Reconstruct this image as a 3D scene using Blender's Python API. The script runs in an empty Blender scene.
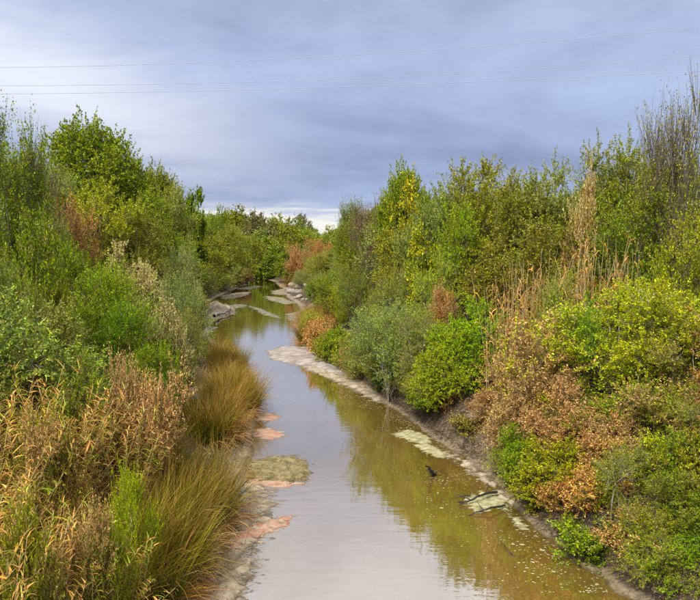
import bpy, math, random
import numpy as np

random.seed(7)
rng = np.random.default_rng(7)
scene = bpy.context.scene
COL = scene.collection

# ------------------------------------------------------------------ camera
H_CAM = 7.0            # the photographer stands on a bridge, about 7 m above the water
F_PX = 700.0           # focal length in pixels of the 700 px wide photograph
HORIZON = 238.0
PITCH = math.atan((300 - HORIZON) / F_PX)
cam_data = bpy.data.cameras.new('camera')
cam = bpy.data.objects.new('camera', cam_data)
COL.objects.link(cam)
cam.location = (0, 0, H_CAM)
cam.rotation_euler = (math.pi / 2 - PITCH, 0, 0)
cam_data.sensor_width = 36.0
cam_data.lens = 36.0
cam_data.clip_start = 0.1
cam_data.clip_end = 8000
scene.camera = cam

# ------------------------------------------------------------------ world and sun
SUN_EL, SUN_AZ = math.radians(52), math.radians(212)   # from behind the camera, a little to the left
world = bpy.data.worlds.new('World')
scene.world = world
world.use_nodes = True


class NT:
    """small helper to write node trees"""
    def __init__(self, tree):
        self.t = tree
        tree.nodes.clear()

    def n(self, typ, ins=None, **props):
        nd = self.t.nodes.new(typ)
        for k, v in props.items():
            setattr(nd, k, v)
        for k, v in (ins or {}).items():
            self.set(nd.inputs[k], v)
        return nd

    def set(self, sock, v):
        if isinstance(v, bpy.types.NodeSocket):
            self.t.links.new(v, sock)
        else:
            sock.default_value = v

    def m(self, op, a, b=0.0, c=0.0, clamp=False):
        nd = self.n('ShaderNodeMath', {0: a, 1: b, 2: c}, operation=op)
        nd.use_clamp = clamp
        return nd.outputs[0]

    def ss(self, x, lo, hi, a=0.0, b=1.0):
        nd = self.n('ShaderNodeMapRange', {0: x, 1: lo, 2: hi, 3: a, 4: b}, interpolation_type='SMOOTHSTEP')
        return nd.outputs[0]

    def mix(self, f, a, b, blend='MIX'):
        nd = self.n('ShaderNodeMix', None, data_type='RGBA', blend_type=blend)
        self.set(nd.inputs[0], f)
        self.set(nd.inputs[6], a if isinstance(a, bpy.types.NodeSocket) else (*a, 1))
        self.set(nd.inputs[7], b if isinstance(b, bpy.types.NodeSocket) else (*b, 1))
        return nd.outputs[2]

    def ramp(self, f, stops):
        nd = self.n('ShaderNodeValToRGB', {0: f})
        e = nd.color_ramp.elements
        while len(e) < len(stops):
            e.new(0.5)
        for q, (p, c) in zip(e, stops):
            q.position = p
            q.color = (*c, 1)
        return nd.outputs[0]

    def noise(self, vec, scale, detail=4, rough=0.55, dist=0.0):
        nd = self.n('ShaderNodeTexNoise', {'Vector': vec, 'Scale': scale, 'Detail': detail, 'Roughness': rough, 'Distortion': dist})
        return nd.outputs['Fac']


def build_sky():
    w = NT(world.node_tree)
    gen = w.n('ShaderNodeTexCoord').outputs['Generated']
    xyz = w.n('ShaderNodeSeparateXYZ', {0: gen})
    x, y, z = xyz.outputs
    el = w.m('ARCSINE', z)
    az = w.m('ARCTAN2', x, y)
    zz = w.m('ADD', w.m('MAXIMUM', z, 0.0), 0.10)
    flat = w.n('ShaderNodeCombineXYZ', {0: w.m('DIVIDE', x, zz), 1: w.m('DIVIDE', y, zz), 2: 0.0}).outputs[0]
    rot = w.n('ShaderNodeMapping', {'Vector': flat, 'Rotation': (0, 0, math.radians(28)), 'Scale': (0.6, 0.85, 1.0)}).outputs[0]
    big = w.noise(rot, 0.55, 5, 0.5, 0.6)
    fine = w.noise(rot, 2.2, 6, 0.55, 0.8)
    lump = w.noise(w.n('ShaderNodeCombineXYZ', {0: w.m('MULTIPLY', az, 5.0), 1: w.m('MULTIPLY', el, 11.0), 2: 0.3}).outputs[0], 1.6, 6, 0.6, 0.5)
    # cloud deck: grey-blue low down, brighter overhead as overcast skies are
    t = w.m('DIVIDE', el, 1.5708, clamp=True)
    deck = w.ramp(t, [(0.0, (0.215, 0.27, 0.40)), (0.06, (0.195, 0.245, 0.375)), (0.12, (0.255, 0.315, 0.46)),
                      (0.20, (0.265, 0.32, 0.455)), (0.31, (0.70, 0.725, 0.80)), (0.5, (0.90, 0.91, 0.95)), (1.0, (1.04, 1.04, 1.05))])
    tone = w.m('ADD', w.m('MULTIPLY', w.m('SUBTRACT', big, 0.5), 1.35), w.m('ADD', w.m('MULTIPLY', w.m('SUBTRACT', fine, 0.5), 0.12), w.m('MULTIPLY', w.m('SUBTRACT', lump, 0.5), 0.42)))
    deck = w.mix(1.0, deck, w.n('ShaderNodeCombineColor', {0: w.m('ADD', tone, 1.0), 1: w.m('ADD', tone, 1.0), 2: w.m('ADD', w.m('MULTIPLY', tone, 0.85), 1.0)}).outputs[0], 'MULTIPLY')
    # thin bright stretch of the deck to the upper left
    a0, e0, ang = -0.44, 0.205, math.radians(-17)
    da, de = w.m('SUBTRACT', az, a0), w.m('SUBTRACT', el, e0)
    along = w.m('ADD', w.m('MULTIPLY', da, math.cos(ang)), w.m('MULTIPLY', de, math.sin(ang)))
    perp = w.m('SUBTRACT', w.m('MULTIPLY', de, math.cos(ang)), w.m('MULTIPLY', da, math.sin(ang)))
    perp = w.m('ADD', perp, w.m('MULTIPLY', w.m('SUBTRACT', fine, 0.5), 0.10))
    band = w.m('MULTIPLY', w.m('EXPONENT', w.m('MULTIPLY', w.m('MULTIPLY', perp, perp), -230.0)), w.ss(w.m('ABSOLUTE', along), 0.5, 0.0))
    deck = w.mix(w.m('MULTIPLY', band, 0.95), deck, (0.52, 0.545, 0.61))
    # clear bright gap under the deck along the horizon, with torn streaks
    sv = w.n('ShaderNodeCombineXYZ', {0: w.m('MULTIPLY', az, 3.0), 1: w.m('MULTIPLY', el, 34.0), 2: 0.0}).outputs[0]
    streak = w.noise(sv, 1.7, 5, 0.6, 0.4)
    edge = w.m('ADD', el, w.m('MULTIPLY', w.m('SUBTRACT', streak, 0.5), 0.085))
    edge = w.m('ADD', edge, w.m('MULTIPLY', w.m('ADD', az, 0.10), 0.05))
    gap = w.ss(edge, 0.056, 0.020)
    nish = w.n('ShaderNodeTexSky', None, sky_type='NISHITA')
    nish.sun_disc = False
    nish.sun_elevation = SUN_EL
    nish.sun_rotation = SUN_AZ
    nb = w.n('ShaderNodeMix', None, data_type='RGBA', blend_type='MULTIPLY')
    nb.inputs[0].default_value = 1.0
    w.t.links.new(nish.outputs[0], nb.inputs[6])
    nb.inputs[7].default_value = (0.08, 0.075, 0.07, 1)
    bright = w.mix(0.85, nb.outputs[2], (0.62, 0.61, 0.585))
    sky = w.mix(gap, deck, bright)
    below = w.ss(z, -0.02, -0.12)
    sky = w.mix(below, sky, (0.10, 0.10, 0.07))
    bg = w.n('ShaderNodeBackground', {0: sky, 1: 1.0})
    out = w.n('ShaderNodeOutputWorld', {0: bg.outputs[0]})


build_sky()
world.cycles.sampling_method = 'NONE'   # a smooth overcast sky needs no importance map
sun_data = bpy.data.lights.new('sun', 'SUN')
sun = bpy.data.objects.new('sun', sun_data)
COL.objects.link(sun)
sun_data.energy = 3.8
sun_data.angle = math.radians(14)
sun_data.color = (1.0, 0.97, 0.91)
sun.rotation_euler = (math.pi / 2 - SUN_EL, 0, math.pi - SUN_AZ)
sun.location = (0, 0, 60)

vs = scene.view_settings
vs.view_transform = 'Standard'
vs.look = 'None'
vs.exposure = 0.75
vs.gamma = 1.0
vs.use_curve_mapping = False
cy = scene.cycles
cy.max_bounces = 4
cy.diffuse_bounces = 2
cy.glossy_bounces = 2
cy.transmission_bounces = 2
cy.transparent_max_bounces = 4
cy.caustics_reflective = False
cy.caustics_refractive = False
cy.use_denoising = False
cy.sample_clamp_indirect = 4.0
cy.sample_clamp_direct = 6.0


# ------------------------------------------------------------------ pixel helpers, noise
def ray(px, py):
    a, b = (px - 350) / F_PX, (300 - py) / F_PX
    return np.array([a, math.cos(PITCH) + b * math.sin(PITCH), -math.sin(PITCH) + b * math.cos(PITCH)])


def pix(px, py, Y):
    d = ray(px, py)
    return np.array([0, 0, H_CAM]) + d * (Y / d[1])


def gpix(px, py, z=0.0):
    d = ray(px, py)
    return np.array([0, 0, H_CAM]) + d * ((z - H_CAM) / d[2])


def vnoise(x, y, seed=0):
    x, y = np.asarray(x, float), np.asarray(y, float)
    xi, yi = np.floor(x).astype(np.int64), np.floor(y).astype(np.int64)
    fx, fy = x - xi, y - yi
    fx, fy = fx * fx * (3 - 2 * fx), fy * fy * (3 - 2 * fy)

    def h(i, j):
        n = (i * 374761393 + j * 668265263 + seed * 982451653) & 0x7fffffff
        n = ((n ^ (n >> 13)) * 1274126177) & 0x7fffffff
        return ((n ^ (n >> 16)) & 0xffff) / 65535.0
    a, b, c, d = h(xi, yi), h(xi + 1, yi), h(xi, yi + 1), h(xi + 1, yi + 1)
    return (a * (1 - fx) + b * fx) * (1 - fy) + (c * (1 - fx) + d * fx) * fy


def fbm(x, y, octv=4, seed=0):
    s, a, tot = 0, 1.0, 0
    for k in range(octv):
        s = s + a * (vnoise(x * 2 ** k, y * 2 ** k, seed + k) - 0.5)
        tot += a
        a *= 0.5
    return s / tot * 2      # about -1..1


# ------------------------------------------------------------------ river course and terrain height
LEFT_PX = [(205, 600), (232, 545), (246, 505), (240, 480), (252, 455), (258, 425), (258, 395), (246, 372), (226, 348),
           (206, 332), (202, 314), (206, 304), (218, 297), (236, 289), (249, 284)]
RIGHT_PX = [(652, 610), (582, 566), (534, 530), (510, 505), (486, 474), (458, 455), (428, 436), (392, 408), (345, 378), (318, 362),
            (302, 345), (296, 332), (303, 318), (298, 305), (286, 297), (284, 290), (276, 284)]
LE = np.array([gpix(*p)[:2] for p in LEFT_PX])
RE = np.array([gpix(*p)[:2] for p in RIGHT_PX])
LE = np.vstack([[-4.6, -60], [-4.2, 0], [-3.4, 8], LE, [-19, 118], [-34, 128], [-70, 140], [-90, 150]])
RE = np.vstack([[8.0, -60], [7.6, 0], [6.7, 8], RE, [-12.8, 116], [-24, 136], [-55, 155], [-80, 170]])
LE = LE[np.argsort(LE[:, 1])]
RE = RE[np.argsort(RE[:, 1])]


def XL(y):
    return np.interp(y, LE[:, 1], LE[:, 0])


def XR(y):
    return np.interp(y, RE[:, 1], RE[:, 0])


PL = np.array([(-9, -1.1), (-3, -0.7), (-0.6, -0.16), (0, -0.01), (0.5, 0.07), (1.5, 0.3), (3, 0.9), (5, 1.7), (8, 2.5), (14, 3.2), (30, 3.8), (60, 4.3), (300, 6), (3000, 12)])
PR = np.array([(-9, -1.1), (-3, -0.7), (-0.6, -0.14), (0, -0.01), (0.25, 0.08), (0.42, 0.24), (0.85, 0.9), (1.5, 1.35), (5, 2.1), (10, 2.8), (30, 3.8), (60, 4.3), (300, 6), (3000, 12)])
PR2 = np.array([(-9, -1.1), (-3, -0.7), (-0.6, -0.14), (0, -0.01), (0.6, 0.08), (1.5, 0.3), (3, 0.8), (5, 1.5), (8, 2.2), (14, 3.0), (30, 3.8), (60, 4.3), (300, 6), (3000, 12)])


def th(x, y, detail=True):
    x, y = np.asarray(x, float), np.asarray(y, float)
    dl, dr = XL(y) - x, x - XR(y)
    if detail:
        wob = 0.22 * fbm(x * 1.3, y * 0.9, 4, 11)
        dl, dr = dl + wob, dr + wob
    zl = np.interp(dl, PL[:, 0], PL[:, 1])
    steep = np.clip((38 - y) / 8, 0, 1)
    zr = np.interp(dr, PR[:, 0], PR[:, 1]) * steep + np.interp(dr, PR2[:, 0], PR2[:, 1]) * (1 - steep)
    z = np.maximum(zl, zr)
    if detail:
        d = np.maximum(dl, dr)
        k = np.clip(d / 1.5, 0, 1)
        z = z + k * (0.12 * fbm(x * 0.8, y * 0.8, 4, 5)) + np.clip((d - 4) / 10, 0, 1) * 0.5 * fbm(x * 0.12, y * 0.12, 3, 9)
    return z


# ------------------------------------------------------------------ mesh helpers (all-quad numpy buffers)
class MB:
    def __init__(self):
        self.V, self.F, self.A, self.n = [], [], [], 0

    def add(self, v, f, a=None):
        v = np.asarray(v, np.float32).reshape(-1, 3)
        self.V.append(v)
        self.F.append(np.asarray(f, np.int64).reshape(-1, 4) + self.n)
        self.A.append(np.zeros((len(v), 3), np.float32) if a is None else np.asarray(a, np.float32))
        self.n += len(v)

    def tube(self, pts, rad, sides=4, val=0.5):
        pts = np.asarray(pts, float)
        rad = np.asarray(rad, float)
        tang = np.gradient(pts, axis=0)
        tang /= np.linalg.norm(tang, axis=1)[:, None] + 1e-9
        ref = np.where(np.abs(tang[:, 2:3]) < 0.9, np.array([[0, 0, 1.0]]), np.array([[1.0, 0, 0]]))
        u = np.cross(tang, ref)
        u /= np.linalg.norm(u, axis=1)[:, None] + 1e-9
        w = np.cross(tang, u)
        ang = np.arange(sides) * 2 * math.pi / sides
        ring = pts[:, None] + rad[:, None, None] * (u[:, None] * np.cos(ang)[None, :, None] + w[:, None] * np.sin(ang)[None, :, None])
        k = len(pts)
        i, j = np.meshgrid(np.arange(k - 1), np.arange(sides), indexing='ij')
        j2 = (j + 1) % sides
        f = np.stack([i * sides + j, i * sides + j2, (i + 1) * sides + j2, (i + 1) * sides + j], -1)
        a = np.zeros((k * sides, 3))
        a[:, 0] = val
        a[:, 1] = np.repeat(np.linspace(0, 1, k), sides)
        self.add(ring, f, a)
        if sides == 4:
            self.F.append(np.array([[0, 1, 2, 3]]) + self.n - 4)

    def twigs(self, P, Q, r0, r1):
        """many straight three-sided twigs at once"""
        P, Q = np.asarray(P, float), np.asarray(Q, float)
        n = len(P)
        t = Q - P
        t /= np.linalg.norm(t, axis=1)[:, None] + 1e-9
        u = np.cross(t, rng.normal(size=(n, 3)))
        u /= np.linalg.norm(u, axis=1)[:, None] + 1e-9
        w = np.cross(t, u)
        V = []
        for base, r in ((P, r0), (Q, r1)):
            for k in range(3):
                an = k * 2.094
                V.append(base + np.reshape(r, (-1, 1)) * (u * math.cos(an) + w * math.sin(an)))
        V = np.stack(V, 1)
        f = np.array([[0, 1, 4, 3], [1, 2, 5, 4], [2, 0, 3, 5]])
        F = (np.arange(n) * 6)[:, None, None] + f[None]
        a = np.zeros((n * 6, 3))
        a[:, 0] = np.repeat(rng.random(n), 6)
        self.add(V.reshape(-1, 3), F, a)

    def leaves(self, P, D, L, W, fold=0.15):
        P, D = np.asarray(P, float), np.asarray(D, float)
        n = len(P)
        L, W = np.broadcast_to(L, (n,)).reshape(-1, 1), np.broadcast_to(W, (n,)).reshape(-1, 1)
        S = np.cross(D, rng.normal(size=(n, 3)))
        S /= np.linalg.norm(S, axis=1)[:, None] + 1e-9
        N = np.cross(S, D)
        mid = P + D * L * 0.42 + N * L * fold * rng.normal(size=(n, 1))
        V = np.stack([P, mid + S * W * 0.5, P + D * L, mid - S * W * 0.5], 1)
        F = np.arange(n * 4).reshape(n, 4)
        a = np.zeros((n, 4, 3))
        a[:, :, 0] = rng.random(n)[:, None]
        a[:, :, 1] = np.array([0, .4, 1, .4])
        a[:, :, 2] = rng.random(n)[:, None]
        self.add(V.reshape(-1, 3), F, a.reshape(-1, 3))

    def strips(self, P, D, L, W, droop, seg=4, curl=0.0):
        """arching blades: n strips with seg quads each, bending down by droop"""
        n = len(P)
        D = D / np.linalg.norm(D, axis=1)[:, None]
        side = np.cross(D, np.array([0, 0, 1.0])) + 0.35 * rng.normal(size=(n, 3))
        side /= np.linalg.norm(side, axis=1)[:, None] + 1e-9
        L, W, droop = (np.broadcast_to(q, (n,)) for q in (L, W, droop))
        pos, d = P.copy(), D.copy()
        rows = []
        for k in range(seg + 1):
            t = k / seg
            w = W * (1 - t ** 1.6) * 0.5 + 0.0008
            rows.append(pos + side * w[:, None])
            rows.append(pos - side * w[:, None])
            d = d + np.array([0, 0, -1.0]) * (droop / seg)[:, None] * (0.4 + 1.6 * t)
            d = d / np.linalg.norm(d, axis=1)[:, None]
            pos = pos + d * (L / seg)[:, None]
        V = np.stack(rows, 1)
        m = 2 * (seg + 1)
        f = np.array([[2 * k, 2 * k + 1, 2 * k + 3, 2 * k + 2] for k in range(seg)])
        F = (np.arange(n) * m)[:, None, None] + f[None]
        a = np.zeros((n, m, 3))
        a[:, :, 0] = rng.random(n)[:, None]
        a[:, :, 1] = np.repeat(np.arange(seg + 1) / seg, 2)
        a[:, :, 2] = rng.random(n)[:, None]
        self.add(V.reshape(-1, 3), F, a.reshape(-1, 3))

    def mesh(self, name, mat=None, smooth=False):
        V = np.concatenate(self.V).astype(np.float32)
        F = np.concatenate(self.F).astype(np.int32)
        A = np.concatenate(self.A).astype(np.float32)
        me = bpy.data.meshes.new(name)
        me.vertices.add(len(V))
        me.vertices.foreach_set('co', V.ravel())
        me.loops.add(F.size)
        me.loops.foreach_set('vertex_index', F.ravel())
        me.polygons.add(len(F))
        me.polygons.foreach_set('loop_start', np.arange(len(F), dtype=np.int32) * 4)
        me.polygons.foreach_set('loop_total', np.full(len(F), 4, np.int32))
        if smooth:
            me.polygons.foreach_set('use_smooth', np.ones(len(F), bool))
        at = me.attributes.new('lv', 'FLOAT_VECTOR', 'POINT')
        at.data.foreach_set('vector', A.ravel())
        me.update(calc_edges=True)
        if mat:
            me.materials.append(mat)
        return me


def obj(name, me, parent=None, loc=(0, 0, 0)):
    o = bpy.data.objects.new(name, me)
    COL.objects.link(o)
    o.location = loc
    if parent:
        o.parent = parent
    return o


def tag(o, label=None, cat=None, group=None, kind=None):
    if label:
        o['label'] = label
    if cat:
        o['category'] = cat
    if group:
        o['group'] = group
    if kind:
        o['kind'] = kind
    return o


# ------------------------------------------------------------------ materials
def new_mat(name):
    m = bpy.data.materials.new(name)
    m.use_nodes = True
    return m, NT(m.node_tree)


def leaf_material(name, dry=(0.38, 0.26, 0.10), vlo=0.48, vhi=1.40, tipmix=0.0, tip=(0.4, 0.22, 0.05), trans=0.30, rough=0.5):
    """colour from the object, a share of dead leaves from the object's alpha, leaf to leaf variation from the mesh"""
    m, w = new_mat(name)
    oi = w.n('ShaderNodeObjectInfo')
    lv = w.n('ShaderNodeSeparateXYZ', {0: w.n('ShaderNodeAttribute', attribute_name='lv').outputs['Vector']})
    geo = w.n('ShaderNodeNewGeometry').outputs['Position']
    patch = w.noise(geo, 1.3, 3, 0.65)
    broad = w.noise(geo, 0.45, 2, 0.5)
    hsv = w.n('ShaderNodeHueSaturation', {'Color': oi.outputs['Color']})
    hue = w.m('ADD', w.m('ADD', w.m('MULTIPLY', w.m('SUBTRACT', patch, 0.5), -0.09), w.m('MULTIPLY', w.m('SUBTRACT', broad, 0.5), 0.06)), w.m('MULTIPLY', w.m('SUBTRACT', lv.outputs[2], 0.5), 0.05))
    w.set(hsv.inputs['Hue'], w.m('ADD', hue, 0.488))
    w.set(hsv.inputs['Value'], w.m('ADD', w.m('MULTIPLY', w.m('MULTIPLY', lv.outputs[0], lv.outputs[0]), vhi), vlo))
    w.set(hsv.inputs['Saturation'], w.m('ADD', w.m('MULTIPLY', lv.outputs[2], -0.2), 1.28))
    c = hsv.outputs[0]
    if tipmix:
        c = w.mix(w.m('MULTIPLY', w.ss(lv.outputs[1], 0.25, 1.0), w.m('MULTIPLY', lv.outputs[2], tipmix, clamp=True), clamp=True), c, tip)
    dryv = w.n('ShaderNodeHueSaturation', {'Color': (*dry, 1), 'Value': w.m('ADD', w.m('MULTIPLY', lv.outputs[0], 1.1), 0.45),
                                           'Hue': w.m('ADD', w.m('MULTIPLY', w.m('SUBTRACT', patch, 0.5), 0.10), 0.5)})
    isdry = w.m('LESS_THAN', lv.outputs[2], w.m('MULTIPLY', oi.outputs['Alpha'], w.ss(patch, 0.36, 0.62, 0.25, 1.5)))
    c = w.mix(isdry, c, dryv.outputs[0])
    bs = w.n('ShaderNodeBsdfPrincipled', {'Base Color': c, 'Roughness': rough, 'Specular IOR Level': 0.28})
    tr = w.n('ShaderNodeBsdfTranslucent', {0: w.mix(0.6, c, w.mix(1.0, c, (1.25, 1.15, 0.55), 'MULTIPLY'))})
    mx = w.n('ShaderNodeMixShader', {0: trans, 1: bs.outputs[0], 2: tr.outputs[0]})
    w.n('ShaderNodeOutputMaterial', {0: mx.outputs[0]})
    return m


def simple_mat(name, c1, c2, scale=6.0, rough=0.8, bump=0.3, detail=6, stretch=(1, 1, 1), objvar=0.0):
    m, w = new_mat(name)
    tc = w.n('ShaderNodeTexCoord').outputs['Object']
    mp = w.n('ShaderNodeMapping', {'Vector': tc, 'Scale': stretch}).outputs[0]
    f = w.noise(mp, scale, detail, 0.62)
    c = w.mix(w.ss(f, 0.32, 0.68), c1, c2)
    if objvar:
        r = w.n('ShaderNodeObjectInfo').outputs['Random']
        c = w.n('ShaderNodeHueSaturation', {'Color': c, 'Value': w.m('ADD', w.m('MULTIPLY', r, objvar), 1 - objvar / 2)}).outputs[0]
    bp = w.n('ShaderNodeBump', {'Strength': bump, 'Distance': 0.03, 'Height': w.noise(mp, scale * 2.5, detail, 0.6)})
    bs = w.n('ShaderNodeBsdfPrincipled', {'Base Color': c, 'Roughness': rough, 'Specular IOR Level': 0.25, 'Normal': bp.outputs[0]})
    w.n('ShaderNodeOutputMaterial', {0: bs.outputs[0]})
    return m


M_LEAF = leaf_material('leaf')
M_CREAM = leaf_material('pale_blossom_leaf', dry=(0.55, 0.44, 0.20))
M_BLOSSOM = leaf_material('yellow_blossom_leaf', dry=(0.62, 0.47, 0.01))
M_SEDGE = leaf_material('sedge_blade', dry=(0.34, 0.16, 0.035), tipmix=0.65, tip=(0.46, 0.23, 0.03), trans=0.2, vlo=0.28, vhi=1.7)
M_CANE = leaf_material('cane_leaf', dry=(0.48, 0.235, 0.05), tipmix=0.45, tip=(0.50, 0.27, 0.05), vlo=0.45, vhi=1.4, trans=0.25)
M_DRY = leaf_material('dead_leaf', dry=(0.48, 0.26, 0.10), trans=0.2)
M_BARK = simple_mat('bark', (0.07, 0.052, 0.037), (0.17, 0.135, 0.10), 5, 0.9, 0.5, stretch=(3, 3, 0.7))
M_BARK_PALE = simple_mat('pale_bark', (0.16, 0.13, 0.10), (0.36, 0.32, 0.26), 5, 0.9, 0.5, stretch=(3, 3, 0.7))
M_TWIG = simple_mat('rotten_twig', (0.035, 0.026, 0.018), (0.17, 0.125, 0.08), 0.9, 0.9, 0.2)
M_STEM = simple_mat('cane_stem', (0.30, 0.22, 0.09), (0.42, 0.33, 0.15), 5, 0.6, 0.1)
M_DEAD = simple_mat('waterlogged_wood', (0.012, 0.010, 0.009), (0.055, 0.045, 0.036), 9, 0.6, 0.6)


def bar_mat(name, c1, c2, scale=5.0, streak=(1, 1, 1), wet=0.03):
    """drying mud: darker and shinier where it is still wet at the waterline, with cracks and grit"""
    m, w = new_mat(name)
    pos = w.n('ShaderNodeNewGeometry').outputs['Position']
    z = w.n('ShaderNodeSeparateXYZ', {0: pos}).outputs[2]
    mp = w.n('ShaderNodeMapping', {'Vector': pos, 'Scale': streak}).outputs[0]
    n1, n2 = w.noise(mp, scale, 7, 0.65, 0.4), w.noise(mp, scale * 7, 5, 0.6)
    c = w.mix(w.ss(n1, 0.36, 0.64), c1, c2)
    c = w.mix(w.m('MULTIPLY', w.ss(n2, 0.56, 0.70), 0.6), c, tuple(0.35 * v for v in c1))
    zz = w.m('ADD', z, w.m('MULTIPLY', w.m('SUBTRACT', n1, 0.5), wet * 1.2))
    k = w.ss(zz, wet, 0.004)
    c = w.mix(w.m('MULTIPLY', k, 0.65), c, (0.075, 0.055, 0.03))
    bp = w.n('ShaderNodeBump', {'Strength': 0.5, 'Distance': 0.03, 'Height': w.noise(mp, scale * 3, 8, 0.7)})
    bs = w.n('ShaderNodeBsdfPrincipled', {'Base Color': c, 'Roughness': w.m('ADD', w.m('MULTIPLY', k, -0.5), 0.8), 'Specular IOR Level': 0.35, 'Normal': bp.outputs[0]})
    w.n('ShaderNodeOutputMaterial', {0: bs.outputs[0]})
    return m


def ground_material():
    m, w = new_mat('soil')
    geo = w.n('ShaderNodeNewGeometry')
    pos = geo.outputs['Position']
    xyz = w.n('ShaderNodeSeparateXYZ', {0: pos})
    n1 = w.noise(pos, 1.1, 8, 0.65)
    n2 = w.noise(pos, 9.0, 6, 0.65)
    soil = w.mix(w.ss(n1, 0.35, 0.65), (0.028, 0.019, 0.012), (0.075, 0.050, 0.030))
    soil = w.mix(w.m('MULTIPLY', w.ss(n2, 0.52, 0.72), 0.55), soil, (0.15, 0.105, 0.062))
    dv = w.n('ShaderNodeVectorMath', {0: pos, 1: (4.1, 22.6, 0.7)}, operation='DISTANCE').outputs['Value']
    dv = w.m('ADD', dv, w.m('MULTIPLY', w.m('SUBTRACT', n1, 0.5), 3.0))
    soil = w.mix(w.m('MULTIPLY', w.ss(dv, 2.9, 1.6), 0.8), soil, w.mix(w.ss(n2, 0.35, 0.65), (0.12, 0.085, 0.05), (0.25, 0.185, 0.115)))
    # dried silt along the waterline
    zz = w.m('ADD', xyz.outputs[2], w.m('MULTIPLY', w.m('SUBTRACT', n1, 0.5), 0.16))
    silt = w.mix(w.ss(n2, 0.35, 0.65), (0.115, 0.082, 0.047), (0.235, 0.18, 0.11))
    c = w.mix(w.ss(zz, 0.14, 0.05), soil, silt)
    c = w.mix(w.ss(zz, 0.035, -0.01), c, (0.075, 0.052, 0.02))
    bp = w.n('ShaderNodeBump', {'Strength': 0.8, 'Distance': 0.08, 'Height': w.noise(pos, 5.0, 9, 0.7)})
    bs = w.n('ShaderNodeBsdfPrincipled', {'Base Color': c, 'Roughness': w.ss(zz, 0.0, 0.12, 0.35, 0.9), 'Specular IOR Level': 0.3, 'Normal': bp.outputs[0]})
    w.n('ShaderNodeOutputMaterial', {0: bs.outputs[0]})
    return m


def water_material():
    m, w = new_mat('silty_water')
    pos = w.n('ShaderNodeNewGeometry').outputs['Position']
    murk = w.noise(pos, 0.35, 5, 0.6, 0.5)
    fine = w.noise(w.n('ShaderNodeMapping', {'Vector': pos, 'Scale': (1.0, 0.5, 1.0)}).outputs[0], 2.4, 6, 0.65, 0.8)
    c = w.mix(w.ss(murk, 0.35, 0.65), (0.118, 0.070, 0.011), (0.150, 0.093, 0.018))
    c = w.mix(w.m('MULTIPLY', w.ss(fine, 0.5, 0.75), 0.35), c, (0.15, 0.115, 0.04))
    rip = w.noise(w.n('ShaderNodeMapping', {'Vector': pos, 'Scale': (0.7, 1.6, 1.0)}).outputs[0], 2.2, 3, 0.5)
    bp = w.n('ShaderNodeBump', {'Strength': 0.07, 'Distance': 0.05, 'Height': rip})
    df = w.n('ShaderNodeBsdfDiffuse', {0: c})
    gl = w.n('ShaderNodeBsdfGlossy', {0: (0.97, 0.97, 0.97, 1), 'Roughness': 0.03, 'Normal': bp.outputs[0]})
    fr = w.n('ShaderNodeFresnel', {'IOR': 1.4, 'Normal': bp.outputs[0]}).outputs[0]
    fac = w.m('MINIMUM', w.m('ADD', w.m('MULTIPLY', fr, 0.9), 0.38), 0.95)
    mx = w.n('ShaderNodeMixShader', {0: fac, 1: df.outputs[0], 2: gl.outputs[0]})
    w.n('ShaderNodeOutputMaterial', {0: mx.outputs[0]})
    return m


M_SOIL = ground_material()
M_WATER = water_material()
M_SILT = bar_mat('pale_silt', (0.17, 0.125, 0.075), (0.33, 0.27, 0.185), 3)
M_WHITE_SILT = bar_mat('whitish_silt', (0.16, 0.125, 0.095), (0.31, 0.265, 0.23), 2, (0.7, 1.6, 1))
M_PINK = bar_mat('pink_mud', (0.27, 0.115, 0.07), (0.31, 0.235, 0.16), 3.5, (0.8, 2.0, 1), 0.012)
M_OLIVE_MUD = bar_mat('olive_mud', (0.08, 0.065, 0.025), (0.21, 0.165, 0.075), 5)
M_ALGAE = bar_mat('algae_mat', (0.17, 0.155, 0.06), (0.33, 0.30, 0.16), 4, (1, 1.5, 1), 0.012)
M_STREAK = bar_mat('wet_silt', (0.10, 0.08, 0.04), (0.19, 0.16, 0.095), 1.2, (1, 2.5, 1))
M_STONE = simple_mat('stone', (0.15, 0.12, 0.09), (0.28, 0.24, 0.19), 4, 0.85, 0.4, objvar=0.5)
M_FLAKE = simple_mat('floating_flake', (0.26, 0.23, 0.11), (0.42, 0.38, 0.24), 2, 0.8, 0.0)
M_LITTER = leaf_material('leaf_litter', dry=(0.20, 0.13, 0.07), trans=0.1)
M_WIRE = simple_mat('cable', (0.34, 0.35, 0.38), (0.40, 0.41, 0.44), 3, 0.6, 0.0)

# ------------------------------------------------------------------ ground and water


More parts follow.
